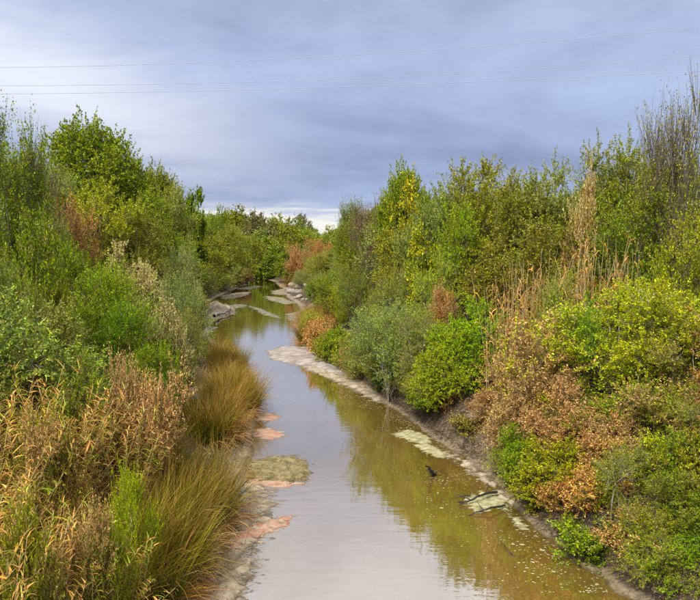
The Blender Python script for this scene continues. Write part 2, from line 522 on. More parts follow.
def build_ground():
    ys = np.concatenate([np.arange(-60, 10, 2.5), np.arange(10, 36, 0.16), np.arange(36, 112, 0.5), 112 * 1.06 ** np.arange(0, 60)])
    d = np.concatenate([np.arange(0, 3.2, 0.09), np.arange(3.2, 12, 0.4), 12 * 1.16 ** np.arange(0, 38)])
    u = np.linspace(-1, 1, 15)[1:-1]
    rows = []
    for y in ys:
        l, r = XL(y), XR(y)
        x = np.concatenate([(l - d)[::-1] , (l + r) / 2 + u * (r - l) / 2, r + d])
        rows.append(np.stack([x, np.full_like(x, y)], -1))
    g = np.stack(rows)
    z = th(g[..., 0], g[..., 1])
    # erosion gullies on the steep right-hand bank
    dr = g[..., 0] - XR(g[..., 1])
    k = np.clip((dr - 0.4) / 0.5, 0, 1) * np.clip((2.6 - dr) / 1.0, 0, 1)
    z = z + k * 0.22 * fbm(g[..., 0] * 0.7 + g[..., 1] * 3.2, g[..., 1] * 0.5, 3, 21)
    V = np.concatenate([g, z[..., None]], -1)
    nr, nc = z.shape
    i, j = np.meshgrid(np.arange(nr - 1), np.arange(nc - 1), indexing='ij')
    F = np.stack([i * nc + j, i * nc + j + 1, (i + 1) * nc + j + 1, (i + 1) * nc + j], -1)
    mb = MB()
    mb.add(V, F)
    tag(obj('ground', mb.mesh('ground', M_SOIL, True)), 'dark brown earth banks on both sides of the river', kind='structure')
    mb = MB()
    mb.add([(-260, -60, 0), (60, -60, 0), (60, 180, 0), (-260, 180, 0)], [[0, 1, 2, 3]])
    tag(obj('water', mb.mesh('water', M_WATER)), 'shallow silty brown river winding between the banks', kind='structure')


build_ground()


def poly_sd(P, poly):
    """signed distance, positive inside"""
    P = np.asarray(P)
    d = np.full(len(P), 1e9)
    inside = np.zeros(len(P), bool)
    n = len(poly)
    for a in range(n):
        p, q = poly[a], poly[(a + 1) % n]
        e = q - p
        t = np.clip(((P - p) @ e) / (e @ e + 1e-12), 0, 1)
        d = np.minimum(d, np.linalg.norm(P - p - t[:, None] * e, axis=1))
        c = ((p[1] > P[:, 1]) != (q[1] > P[:, 1])) & (P[:, 0] < (q[0] - p[0]) * (P[:, 1] - p[1]) / (q[1] - p[1] + 1e-12) + p[0])
        inside ^= c
    return np.where(inside, d, -d)


def bar(pts, h, mat, name, label, edge=0.5, rough=0.6, seed=0, aniso=(1, 1), kind='structure', cat=None, group=None):
    poly = np.array([gpix(*p)[:2] for p in pts])
    lo, hi = poly.min(0) - edge, poly.max(0) + edge
    nx = int(np.clip((hi[0] - lo[0]) / 0.05, 20, 130))
    ny = int(np.clip((hi[1] - lo[1]) / 0.06, 20, 170))
    gx, gy = np.meshgrid(np.linspace(lo[0], hi[0], nx), np.linspace(lo[1], hi[1], ny))
    P = np.stack([gx.ravel(), gy.ravel()], -1)
    sd = poly_sd(P, poly)
    f = 2.2 / max(edge, 0.2)
    nz = fbm(P[:, 0] * f * aniso[0], P[:, 1] * f * aniso[1], 5, 31 + seed)
    z = h * np.clip(sd / edge + 0.12, -1, 1) + h * rough * nz
    z = np.where(z > 0, h * (np.maximum(z, 0) / h) ** 1.25, z)
    ctr = poly.mean(0)
    ok = (z > -0.02).reshape(ny, nx)
    i, j = np.meshgrid(np.arange(ny - 1), np.arange(nx - 1), indexing='ij')
    keep = ok[:-1, :-1] | ok[1:, :-1] | ok[:-1, 1:] | ok[1:, 1:]
    F = np.stack([i * nx + j, i * nx + j + 1, (i + 1) * nx + j + 1, (i + 1) * nx + j], -1)[keep]
    z = np.maximum(z, -0.05)
    mb = MB()
    used, inv = np.unique(F, return_inverse=True)
    mb.add(np.concatenate([P - ctr, z[:, None]], -1)[used], inv.reshape(-1, 4))
    o = obj(name, mb.mesh(name, mat, True), loc=(ctr[0], ctr[1], 0))
    return tag(o, label, cat, group, kind)


bar([(266, 352), (282, 346), (305, 347), (326, 355), (342, 366), (350, 380), (330, 376), (300, 366), (276, 361)], 0.16, M_WHITE_SILT, 'mud_bar',
    'broad whitish mud bar reaching into the river from the right bank', 1.0, 0.45, 1)
bar([(300, 362), (330, 370), (352, 378), (385, 397), (396, 408), (372, 400), (340, 383), (312, 372)], 0.10, M_SILT, 'mud_bar',
    'thin tan silt shelf along the right bank behind the mud bar', 0.6, 0.6, 2)
bar([(248, 463), (270, 457), (295, 456), (306, 463), (312, 472), (303, 480), (280, 484), (252, 482)], 0.08, M_OLIVE_MUD, 'mud_bar',
    'small olive mud islet with matted grass beside the left reeds', 0.4, 1.1, 3)
bar([(246, 480), (262, 478), (292, 483), (306, 483), (290, 487), (262, 486), (246, 486)], 0.05, M_PINK, 'mud_bar',
    'pinkish mud rim in front of the olive islet', 0.25, 1.3, 4, (0.8, 2.0))
bar([(228, 543), (248, 527), (268, 521), (290, 517), (283, 527), (262, 536), (246, 544), (232, 552)], 0.06, M_PINK, 'mud_bar',
    'salmon-pink mud tongue reaching into the water from the left reeds', 0.25, 1.5, 5, (1.0, 2.4))
bar([(232, 520), (246, 506), (262, 490), (268, 503), (262, 516), (250, 526), (236, 534)], 0.05, M_SILT, 'mud_bar',
    'pale wet silt patch between the pink tongue and the islet', 0.4, 1.0, 6)
bar([(206, 600), (226, 556), (240, 520), (246, 498), (244, 484), (268, 486), (276, 498), (270, 512), (276, 520), (262, 536), (252, 552), (256, 572), (240, 590), (236, 612)], 0.04, M_SILT, 'mud_bar',
    'wet pale mud shelf along the nearest left waterline', 0.45, 1.5, 61, (0.8, 1.6))
bar([(200, 600), (222, 560), (244, 552), (238, 575), (248, 590), (222, 612)], 0.05, M_SILT, 'mud_bar',
    'muddy shallow strewn with debris at the foot of the nearest reeds', 0.35, 1.0, 7)
bar([(255, 430), (268, 428), (282, 432), (284, 438), (270, 440), (256, 437)], 0.04, M_PINK, 'mud_bar',
    'thin pinkish streaks of mud by the second reed bed', 0.3, 1.2, 8, (0.5, 2.0))
bar([(256, 415), (268, 413), (282, 416), (272, 420), (257, 421)], 0.04, M_PINK, 'mud_bar',
    'upper thin pink mud streak by the second reed bed', 0.25, 1.2, 9, (0.5, 2.0))
bar([(254, 394), (264, 393), (271, 395), (263, 398), (254, 398)], 0.05, M_SILT, 'mud_bar',
    'short tan mud spit at the far end of the second reed bed', 0.3, 0.8, 10)
bar([(205, 309), (213, 303), (224, 304), (233, 309), (232, 314), (216, 317), (205, 318)], 0.55, M_SILT, 'mud_bar',
    'raised pale sandbank at the left bend of the river', 1.5, 0.5, 11)
bar([(201, 327), (205, 319), (209, 321), (213, 328), (208, 334), (202, 336)], 0.35, M_WHITE_SILT, 'mud_bar',
    'small white sandbank below the raised one at the left bend', 1.0, 0.6, 12)
for k, pts in enumerate([[(222, 296), (236, 293), (250, 292), (243, 296), (226, 299)], [(236, 289), (252, 286), (262, 286), (250, 289)],
                         [(273, 291), (284, 289), (291, 293), (284, 295), (274, 294)], [(266, 296), (282, 298), (296, 303), (286, 304), (270, 300)],
                         [(250, 306), (262, 310), (280, 318), (268, 315)],
                         [(288, 314), (300, 312), (306, 318), (297, 322), (289, 319)], [(228, 305), (240, 304), (246, 306), (236, 308)],
                         ]):
    bar(pts, 0.06, M_STREAK, 'mud_bar', 'low tan mud streak lying across the far reach of the river', 0.6, 1.3, 20 + k, (0.5, 1.6), group='mud streaks in the far reach')
# shelf and floating algae along the near right bank
for k, (pts, lab) in enumerate([
        ([(392, 434), (406, 430), (422, 433), (432, 440), (424, 446), (408, 440)], 'upper pale green algae mat at the right bank'),
        ([(414, 445), (428, 444), (446, 452), (452, 458), (440, 458), (424, 452)], 'long pale algae mat lying under the eroded bank'),
        ([(466, 497), (480, 492), (496, 494), (506, 503), (508, 510), (494, 508), (478, 514), (468, 508)], 'algae mat caught among the dead branches'),
        ([(508, 514), (520, 518), (530, 530), (522, 530), (512, 522)], 'small algae mat at the foot of the right bank')]):
    bar(pts, 0.035, M_ALGAE, 'algae_mat', lab, 0.22, 1.3, 40 + k, (0.8, 1.5), kind='structure')
bar([(440, 453), (452, 453), (476, 467), (500, 488), (512, 504), (504, 500), (482, 479), (458, 461)], 0.10, M_SILT, 'mud_bar',
    'tan silt ledge under the eroded right bank', 0.45, 1.1, 51)


# ------------------------------------------------------------------ plant prototypes


def unit(v):
    return v / (np.linalg.norm(v, axis=-1, keepdims=True) + 1e-9)


def plant(H, R, zc=0.55, rz=0.45, lobes=14, shoots=40, per=30, sl=0.6, ll=0.08, lw=0.03, up=0.4, out=0.8, jit=0.6, lj=0.9,
          stems=1, stem_r=0.10, spread=0.15, bark=None, leaf=None, lobe_r=0.36, zmin=0.04, twig_r=0.006, surf=0.55, shell=(0.45, 0.9), ltip=0.15):
    """a crown of lobes filled with leafy shoots on a branching skeleton; returns stem mesh, crown mesh, size"""
    cz, rzz = zc * H, rz * H
    L = []
    for k in range(lobes):
        for _ in range(40):
            v = unit(rng.normal(size=3))
            rr = rng.uniform(*shell)
            c = np.array([v[0] * R * rr, v[1] * R * rr, cz + v[2] * rzz * rr])
            if c[2] > max(zmin * H, 0.1) and all(np.linalg.norm((c - q) / np.array([R, R, rzz])) > 0.9 / lobes ** 0.40 for q in L):
                break
        L.append(c)
    L = np.array(L)
    sb, lb = MB(), MB()
    base = [np.array([math.cos(a) * spread * R * (0.3 + 0.7 * rng.random()), math.sin(a) * spread * R * (0.3 + 0.7 * rng.random()), -0.25]) for a in np.arange(stems) * 2.4]
    if stems == 1:
        base = [np.array([0, 0, -0.25])]
    for k, c in enumerate(L):
        b = base[int(np.argmin([np.linalg.norm(c[:2] / R - q[:2] / (spread * R + .01) * 0.6) for q in base]))] if stems > 1 else base[0]
        t = np.linspace(0, 1, 7)[:, None]
        ctrl = b + (c - b) * np.array([0.18, 0.18, 0.62])
        pts = (1 - t) ** 2 * b + 2 * t * (1 - t) * ctrl + t ** 2 * c
        pts[1:-1] += rng.normal(size=(5, 3)) * 0.035 * R
        r0 = stem_r * (0.55 + 0.6 * rng.random()) * (1.0 if stems == 1 and k == 0 else 0.75)
        sb.tube(pts, r0 * (1 - t[:, 0] * 0.82), 4 if stem_r < 0.06 else 5)
    ctrp = np.array([0, 0, cz - 0.3 * rzz])
    for c in L:
        lr = np.array([R, R, min(rzz, R * 1.35)]) * lobe_r * rng.uniform(0.7, 1.25)
        n = max(4, int(shoots * rng.uniform(0.7, 1.3)))
        v = unit(rng.normal(size=(n, 3))) * (rng.random((n, 1)) ** surf) * lr * 0.75
        o = c + v
        o[:, 2] = np.maximum(o[:, 2], zmin * H)
        D = unit(unit(v / lr) * out + unit(o - ctrp) * 0.35 * out + np.array([0, 0, up]) + rng.normal(size=(n, 3)) * jit * 0.5)
        SL = sl * rng.uniform(0.5, 1.35, n)
        sb.twigs(np.repeat(c[None], n, 0) * 0.35 + o * 0.65, o + D * SL[:, None] * 0.9, np.full(n, twig_r), np.full(n, twig_r * 0.3))
        m = per
        t = rng.uniform(0.05, 1.0, (n, m))
        bend = rng.normal(size=(n, 1, 3)) * 0.18
        P = o[:, None] + (D[:, None] * t[..., None] + bend * t[..., None] ** 2) * SL[:, None, None] + rng.normal(size=(n, m, 3)) * 0.03 * sl
        LD = unit(D[:, None] * ltip * 4 + rng.normal(size=(n, m, 3)) * lj)
        P, LD = P.reshape(-1, 3), LD.reshape(-1, 3)
        s = rng.uniform(0.6, 1.3, len(P))
        lb.leaves(P, LD, ll * s, lw * s)
    sm = sb.mesh('branches', bark or M_BARK)
    lm = lb.mesh('foliage', leaf or M_LEAF)
    V = np.concatenate(lb.V)
    q = np.percentile(np.abs(V[:, :2]), 98)
    return sm, lm, float(np.percentile(V[:, 2], 99.7)), float(q)


PROTO = {}


def proto(kind, n, **kw):
    PROTO[kind] = [plant(**kw) for _ in range(n)]


proto('round_tree', 2, H=10, R=3.4, zc=0.62, rz=0.38, lobes=56, shoots=84, per=22, sl=0.42, ll=0.10, lw=0.072, up=0.25, lobe_r=0.40, stem_r=0.2, shell=(0.35, 0.74), surf=0.5)
proto('willow_tree', 4, H=9, R=2.6, zc=0.58, rz=0.42, lobes=22, shoots=46, per=38, sl=0.8, ll=0.125, lw=0.050, up=0.7, lobe_r=0.33, stems=2, stem_r=0.09, spread=0.15, bark=M_BARK_PALE, twig_r=0.006, shell=(0.35, 0.95))
proto('olive_tree', 3, H=8, R=2.8, zc=0.58, rz=0.42, lobes=24, shoots=44, per=36, sl=0.6, ll=0.10, lw=0.055, up=0.35, lobe_r=0.32, stems=3, stem_r=0.08, spread=0.2, twig_r=0.006)
proto('far_tree', 4, H=10, R=3.6, zc=0.52, rz=0.48, lobes=26, shoots=36, per=16, sl=0.9, ll=0.26, lw=0.15, up=0.3, lobe_r=0.33, stem_r=0.2, surf=0.45)
proto('plume_shrub', 3, H=3.6, R=1.3, zc=0.5, rz=0.5, lobes=16, shoots=60, per=34, sl=0.48, ll=0.065, lw=0.016, up=1.0, out=0.55, lobe_r=0.36, stems=5, stem_r=0.035, spread=0.3, lj=0.55, twig_r=0.004, ltip=0.28)
proto('grey_shrub', 3, H=4.0, R=1.7, zc=0.5, rz=0.48, lobes=18, shoots=52, per=34, sl=0.5, ll=0.075, lw=0.02, up=0.45, lobe_r=0.35, stems=5, stem_r=0.045, spread=0.3, twig_r=0.005, bark=M_BARK_PALE)
proto('leafy_bush', 3, H=3.2, R=1.7, zc=0.46, rz=0.52, lobes=20, shoots=54, per=42, sl=0.36, ll=0.066, lw=0.03, up=0.4, lobe_r=0.34, stems=6, stem_r=0.04, spread=0.3, twig_r=0.005)
proto('big_bush', 2, H=4.6, R=2.1, zc=0.60, rz=0.38, lobes=26, shoots=60, per=42, sl=0.42, ll=0.064, lw=0.028, up=0.6, lobe_r=0.33, stems=9, stem_r=0.045, spread=0.35, bark=M_BARK_PALE, twig_r=0.005)
proto('cream_shrub', 2, H=3.2, R=1.4, zc=0.5, rz=0.5, lobes=18, shoots=50, per=30, sl=0.34, ll=0.075, lw=0.034, up=0.6, lobe_r=0.34, stems=5, stem_r=0.035, spread=0.3, leaf=M_CREAM)
proto('dry_shrub', 3, H=2.8, R=1.4, zc=0.5, rz=0.5, lobes=20, shoots=46, per=30, sl=0.5, ll=0.075, lw=0.028, up=0.6, lobe_r=0.34, stems=7, stem_r=0.03, spread=0.35, leaf=M_DRY, twig_r=0.005, shell=(0.3, 1.0))
proto('twiggy_tree', 2, H=9, R=2.0, zc=0.56, rz=0.44, lobes=24, shoots=38, per=26, sl=1.3, ll=0.10, lw=0.05, up=2.0, out=0.5, jit=0.4, lobe_r=0.34, stems=3, stem_r=0.08, spread=0.12, twig_r=0.011, lj=0.8)
proto('bare_tree', 2, H=9, R=2.2, zc=0.58, rz=0.42, lobes=26, shoots=34, per=8, sl=1.4, ll=0.08, lw=0.045, up=1.7, out=0.65, jit=0.8, lobe_r=0.36, stems=3, stem_r=0.10, spread=0.12, twig_r=0.014, lj=0.8)
proto('low_bush', 3, H=1.3, R=0.95, zc=0.45, rz=0.5, lobes=16, shoots=34, per=26, sl=0.26, ll=0.07, lw=0.032, up=0.5, lobe_r=0.36, stems=5, stem_r=0.02, spread=0.3, twig_r=0.004)
proto('low_dry', 2, H=1.3, R=0.95, zc=0.45, rz=0.5, lobes=14, shoots=30, per=22, sl=0.28, ll=0.075, lw=0.028, up=0.5, lobe_r=0.36, stems=5, stem_r=0.02, spread=0.3, twig_r=0.004, leaf=M_DRY)
proto('conifer', 1, H=8, R=1.6, zc=0.42, rz=0.5, lobes=26, shoots=40, per=22, sl=0.5, ll=0.2, lw=0.09, up=0.5, lobe_r=0.3, stem_r=0.15)
proto('vine', 1, H=3.6, R=0.7, zc=0.66, rz=0.34, lobes=11, shoots=26, per=30, sl=0.42, ll=0.05, lw=0.030, up=-0.2, lobe_r=0.35, stems=3, stem_r=0.02, spread=0.3)
proto('yellow_spray', 1, H=6, R=1.3, zc=0.62, rz=0.38, lobes=16, shoots=18, per=22, sl=0.6, ll=0.13, lw=0.08, up=0.5, lobe_r=0.3, stems=2, stem_r=0.05, spread=0.3, leaf=M_BLOSSOM)


def sedge(n=560, h=1.5, rad=0.45):
    mb = MB()
    a = rng.random(n) * 6.283
    r = rad * np.sqrt(rng.random(n))
    P = np.stack([np.cos(a) * r, np.sin(a) * r, np.full(n, -0.08)], -1)
    lean = (r / rad) * 0.55 + 0.12 * rng.random(n)
    a2 = a + rng.normal(size=n) * 0.9
    D = np.stack([np.cos(a2) * lean, np.sin(a2) * lean, np.ones(n)], -1)
    mb.strips(P, D, h * rng.uniform(0.65, 1.3, n), rng.uniform(0.009, 0.020, n), np.where(rng.random(n) < 0.14, rng.uniform(1.2, 2.6, n), rng.uniform(0.05, 0.9, n)), 5)
    green = mb.mesh('blades', M_SEDGE)
    mb = MB()
    n2 = n // 2
    a = rng.random(n2) * 6.283
    r = rad * (0.6 + 0.5 * rng.random(n2))
    P = np.stack([np.cos(a) * r, np.sin(a) * r, np.full(n2, -0.05)], -1)
    D = np.stack([np.cos(a), np.sin(a), rng.uniform(0.2, 1.1, n2)], -1)
    mb.strips(P, D, h * rng.uniform(0.4, 0.8, n2), rng.uniform(0.008, 0.016, n2), rng.uniform(0.8, 2.0, n2), 4)
    return green, mb.mesh('dead_blades', M_DRY), h * 1.0, rad + h * 0.5


SEDGES = [sedge() for _ in range(4)]


def cane(h):
    sb, lb = MB(), MB()
    lean = rng.normal(size=2) * 0.16
    t = np.linspace(0, 1, 8)
    pts = np.stack([lean[0] * h * t ** 1.7, lean[1] * h * t ** 1.7, h * t * (1 - 0.06 * t)], -1)
    sb.tube(pts, 0.013 * (1 - 0.7 * t), 4)
    k = 54
    tt = np.linspace(0.18, 0.99, k) + rng.normal(size=k) * 0.01
    P = np.stack([np.interp(tt, t, pts[:, c]) for c in range(3)], -1)
    a = np.arange(k) * math.pi + rng.normal(size=k) * 0.7 + rng.random() * 6
    D = np.stack([np.cos(a), np.sin(a), rng.uniform(0.5, 1.5, k)], -1)
    lb.strips(P, D, rng.uniform(0.13, 0.30, k), rng.uniform(0.016, 0.032, k), rng.uniform(0.1, 1.6, k), 3)
    return sb.mesh('cane', M_STEM), lb.mesh('cane_leaves', M_CANE)


CANES = [cane(rng.uniform(2.2, 3.4)) for _ in range(12)]


def cane_clump(n=45, h=2.6, rad=0.9):
    """a distant stand of dead canes, too small to pick apart"""
    sb, lb = MB(), MB()
    for _ in range(n):
        b = rng.normal(size=2) * rad * 0.5
        hh = h * rng.uniform(0.6, 1.1)
        ln = rng.normal(size=2) * 0.2
        t = np.linspace(0, 1, 5)
        pts = np.stack([b[0] + ln[0] * hh * t ** 1.5, b[1] + ln[1] * hh * t ** 1.5, hh * t], -1)
        sb.tube(pts, 0.014 * (1 - 0.6 * t), 4)
        k = 12
        tt = rng.uniform(0.15, 1, k)
        P = np.stack([np.interp(tt, t, pts[:, c]) for c in range(3)], -1)
        a = rng.random(k) * 6.283
        D = np.stack([np.cos(a), np.sin(a), rng.uniform(-0.4, 1.2, k)], -1)
        lb.strips(P, D, rng.uniform(0.25, 0.5, k), rng.uniform(0.025, 0.045, k), rng.uniform(0.6, 2.2, k), 3)
    return sb.mesh('canes', M_STEM), lb.mesh('cane_leaves', M_CANE), h * 1.05, rad * 1.2


PROTO['cane_clump'] = [cane_clump() for _ in range(3)]

NAMES = {'round_tree': 'broadleaf_tree', 'willow_tree': 'willow_tree', 'olive_tree': 'riverside_tree', 'far_tree': 'distant_tree', 'plume_shrub': 'plume_shrub',
         'grey_shrub': 'willow_shrub', 'leafy_bush': 'leafy_bush', 'big_bush': 'riverside_bush', 'cream_shrub': 'blossoming_shrub', 'dry_shrub': 'dry_shrub',
         'twiggy_tree': 'twiggy_tree', 'bare_tree': 'bare_tree', 'low_bush': 'low_bush', 'low_dry': 'dry_bush', 'conifer': 'conifer_tree', 'vine': 'climbing_vine', 'yellow_spray': 'blossoming_tree', 'cane_clump': 'cane_stand'}
TREES = {'bare_tree', 'round_tree', 'willow_tree', 'olive_tree', 'far_tree', 'twiggy_tree', 'conifer', 'yellow_spray'}

PAL = {'vivid': (0.225, 0.370, 0.010), 'lime': (0.330, 0.410, 0.020), 'green': (0.200, 0.280, 0.020), 'dark': (0.195, 0.265, 0.015), 'olive': (0.245, 0.275, 0.036),
       'grey': (0.240, 0.295, 0.075), 'yellowish': (0.345, 0.385, 0.036), 'tan': (0.50, 0.34, 0.14), 'cream': (0.46, 0.39, 0.14), 'brown': (0.34, 0.19, 0.070),
       'rust': (0.42, 0.20, 0.045), 'yellow': (0.215, 0.270, 0.025), 'dusk': (0.180, 0.165, 0.070), 'sedge': (0.115, 0.150, 0.012), 'cane': (0.230, 0.265, 0.040), 'drycane': (0.44, 0.23, 0.06)}


def tint(name, k=0.16):
    c = np.array(PAL[name]) * (1 + rng.normal(size=3) * np.array([k * .35, k * .15, k * .5])) * rng.uniform(1 - k, 1 + k)
    return np.clip(c, 0.003, 0.9)


PLACED = []


WET = []
PENDING = []
HIDDEN = {132, 168, 175, 178, 181, 216, 302, 305, 308, 311, 314, 320, 324, 328, 332, 338}
UID = [0]


def place(kind, px, ytop, wpx, Y, col, dry, label, group=None, zb=None):
    top = pix(px, ytop, Y)
    x = top[0]
    zg = float(th(x, Y)) - 0.05 if zb is None else zb
    if zg < 0.02:
        WET.append(label)
    zg = max(zg, 0.0)
    hw = max(top[2] - zg, 0.5)
    W = wpx * Y / F_PX
    sm, lm, h0, r0 = PROTO[kind][int(rng.integers(len(PROTO[kind])))]
    rz, c = rng.random() * 6.283, tint(col)
    UID[0] += 1
    PLACED.append((px, ytop, wpx, hw * F_PX / Y, Y))
    if UID[0] in HIDDEN:          # stands wholly behind other plants
        return None
    e = obj(NAMES[kind], None, None, (x, Y, zg))
    e.empty_display_size = 0.3
    e.rotation_euler = (0, 0, rz)
    s = W / 2 / r0
    sz = hw / h0
    if sz < 0.85 * s:              # a squat bush: keep its leaves in proportion, its foot goes into the bank
        sz = 0.85 * s
        e.location.z = top[2] - sz * h0
    e.scale = (s, s, sz)
    st = obj('trunk' if kind in TREES else 'stems', sm, e)
    cr = obj('crown' if kind in TREES else 'foliage', lm, e)
    cr.color = (*c, dry * (0.45 if kind in TREES and kind != 'yellow_spray' else 1.0))
    if group:
        PENDING.append((e, label, px, ytop + 0.3 * hw * F_PX / Y, Y))
    tag(e, label, 'tree' if kind in TREES else ('reeds' if kind == 'cane_clump' else 'shrub'), group)
    return e


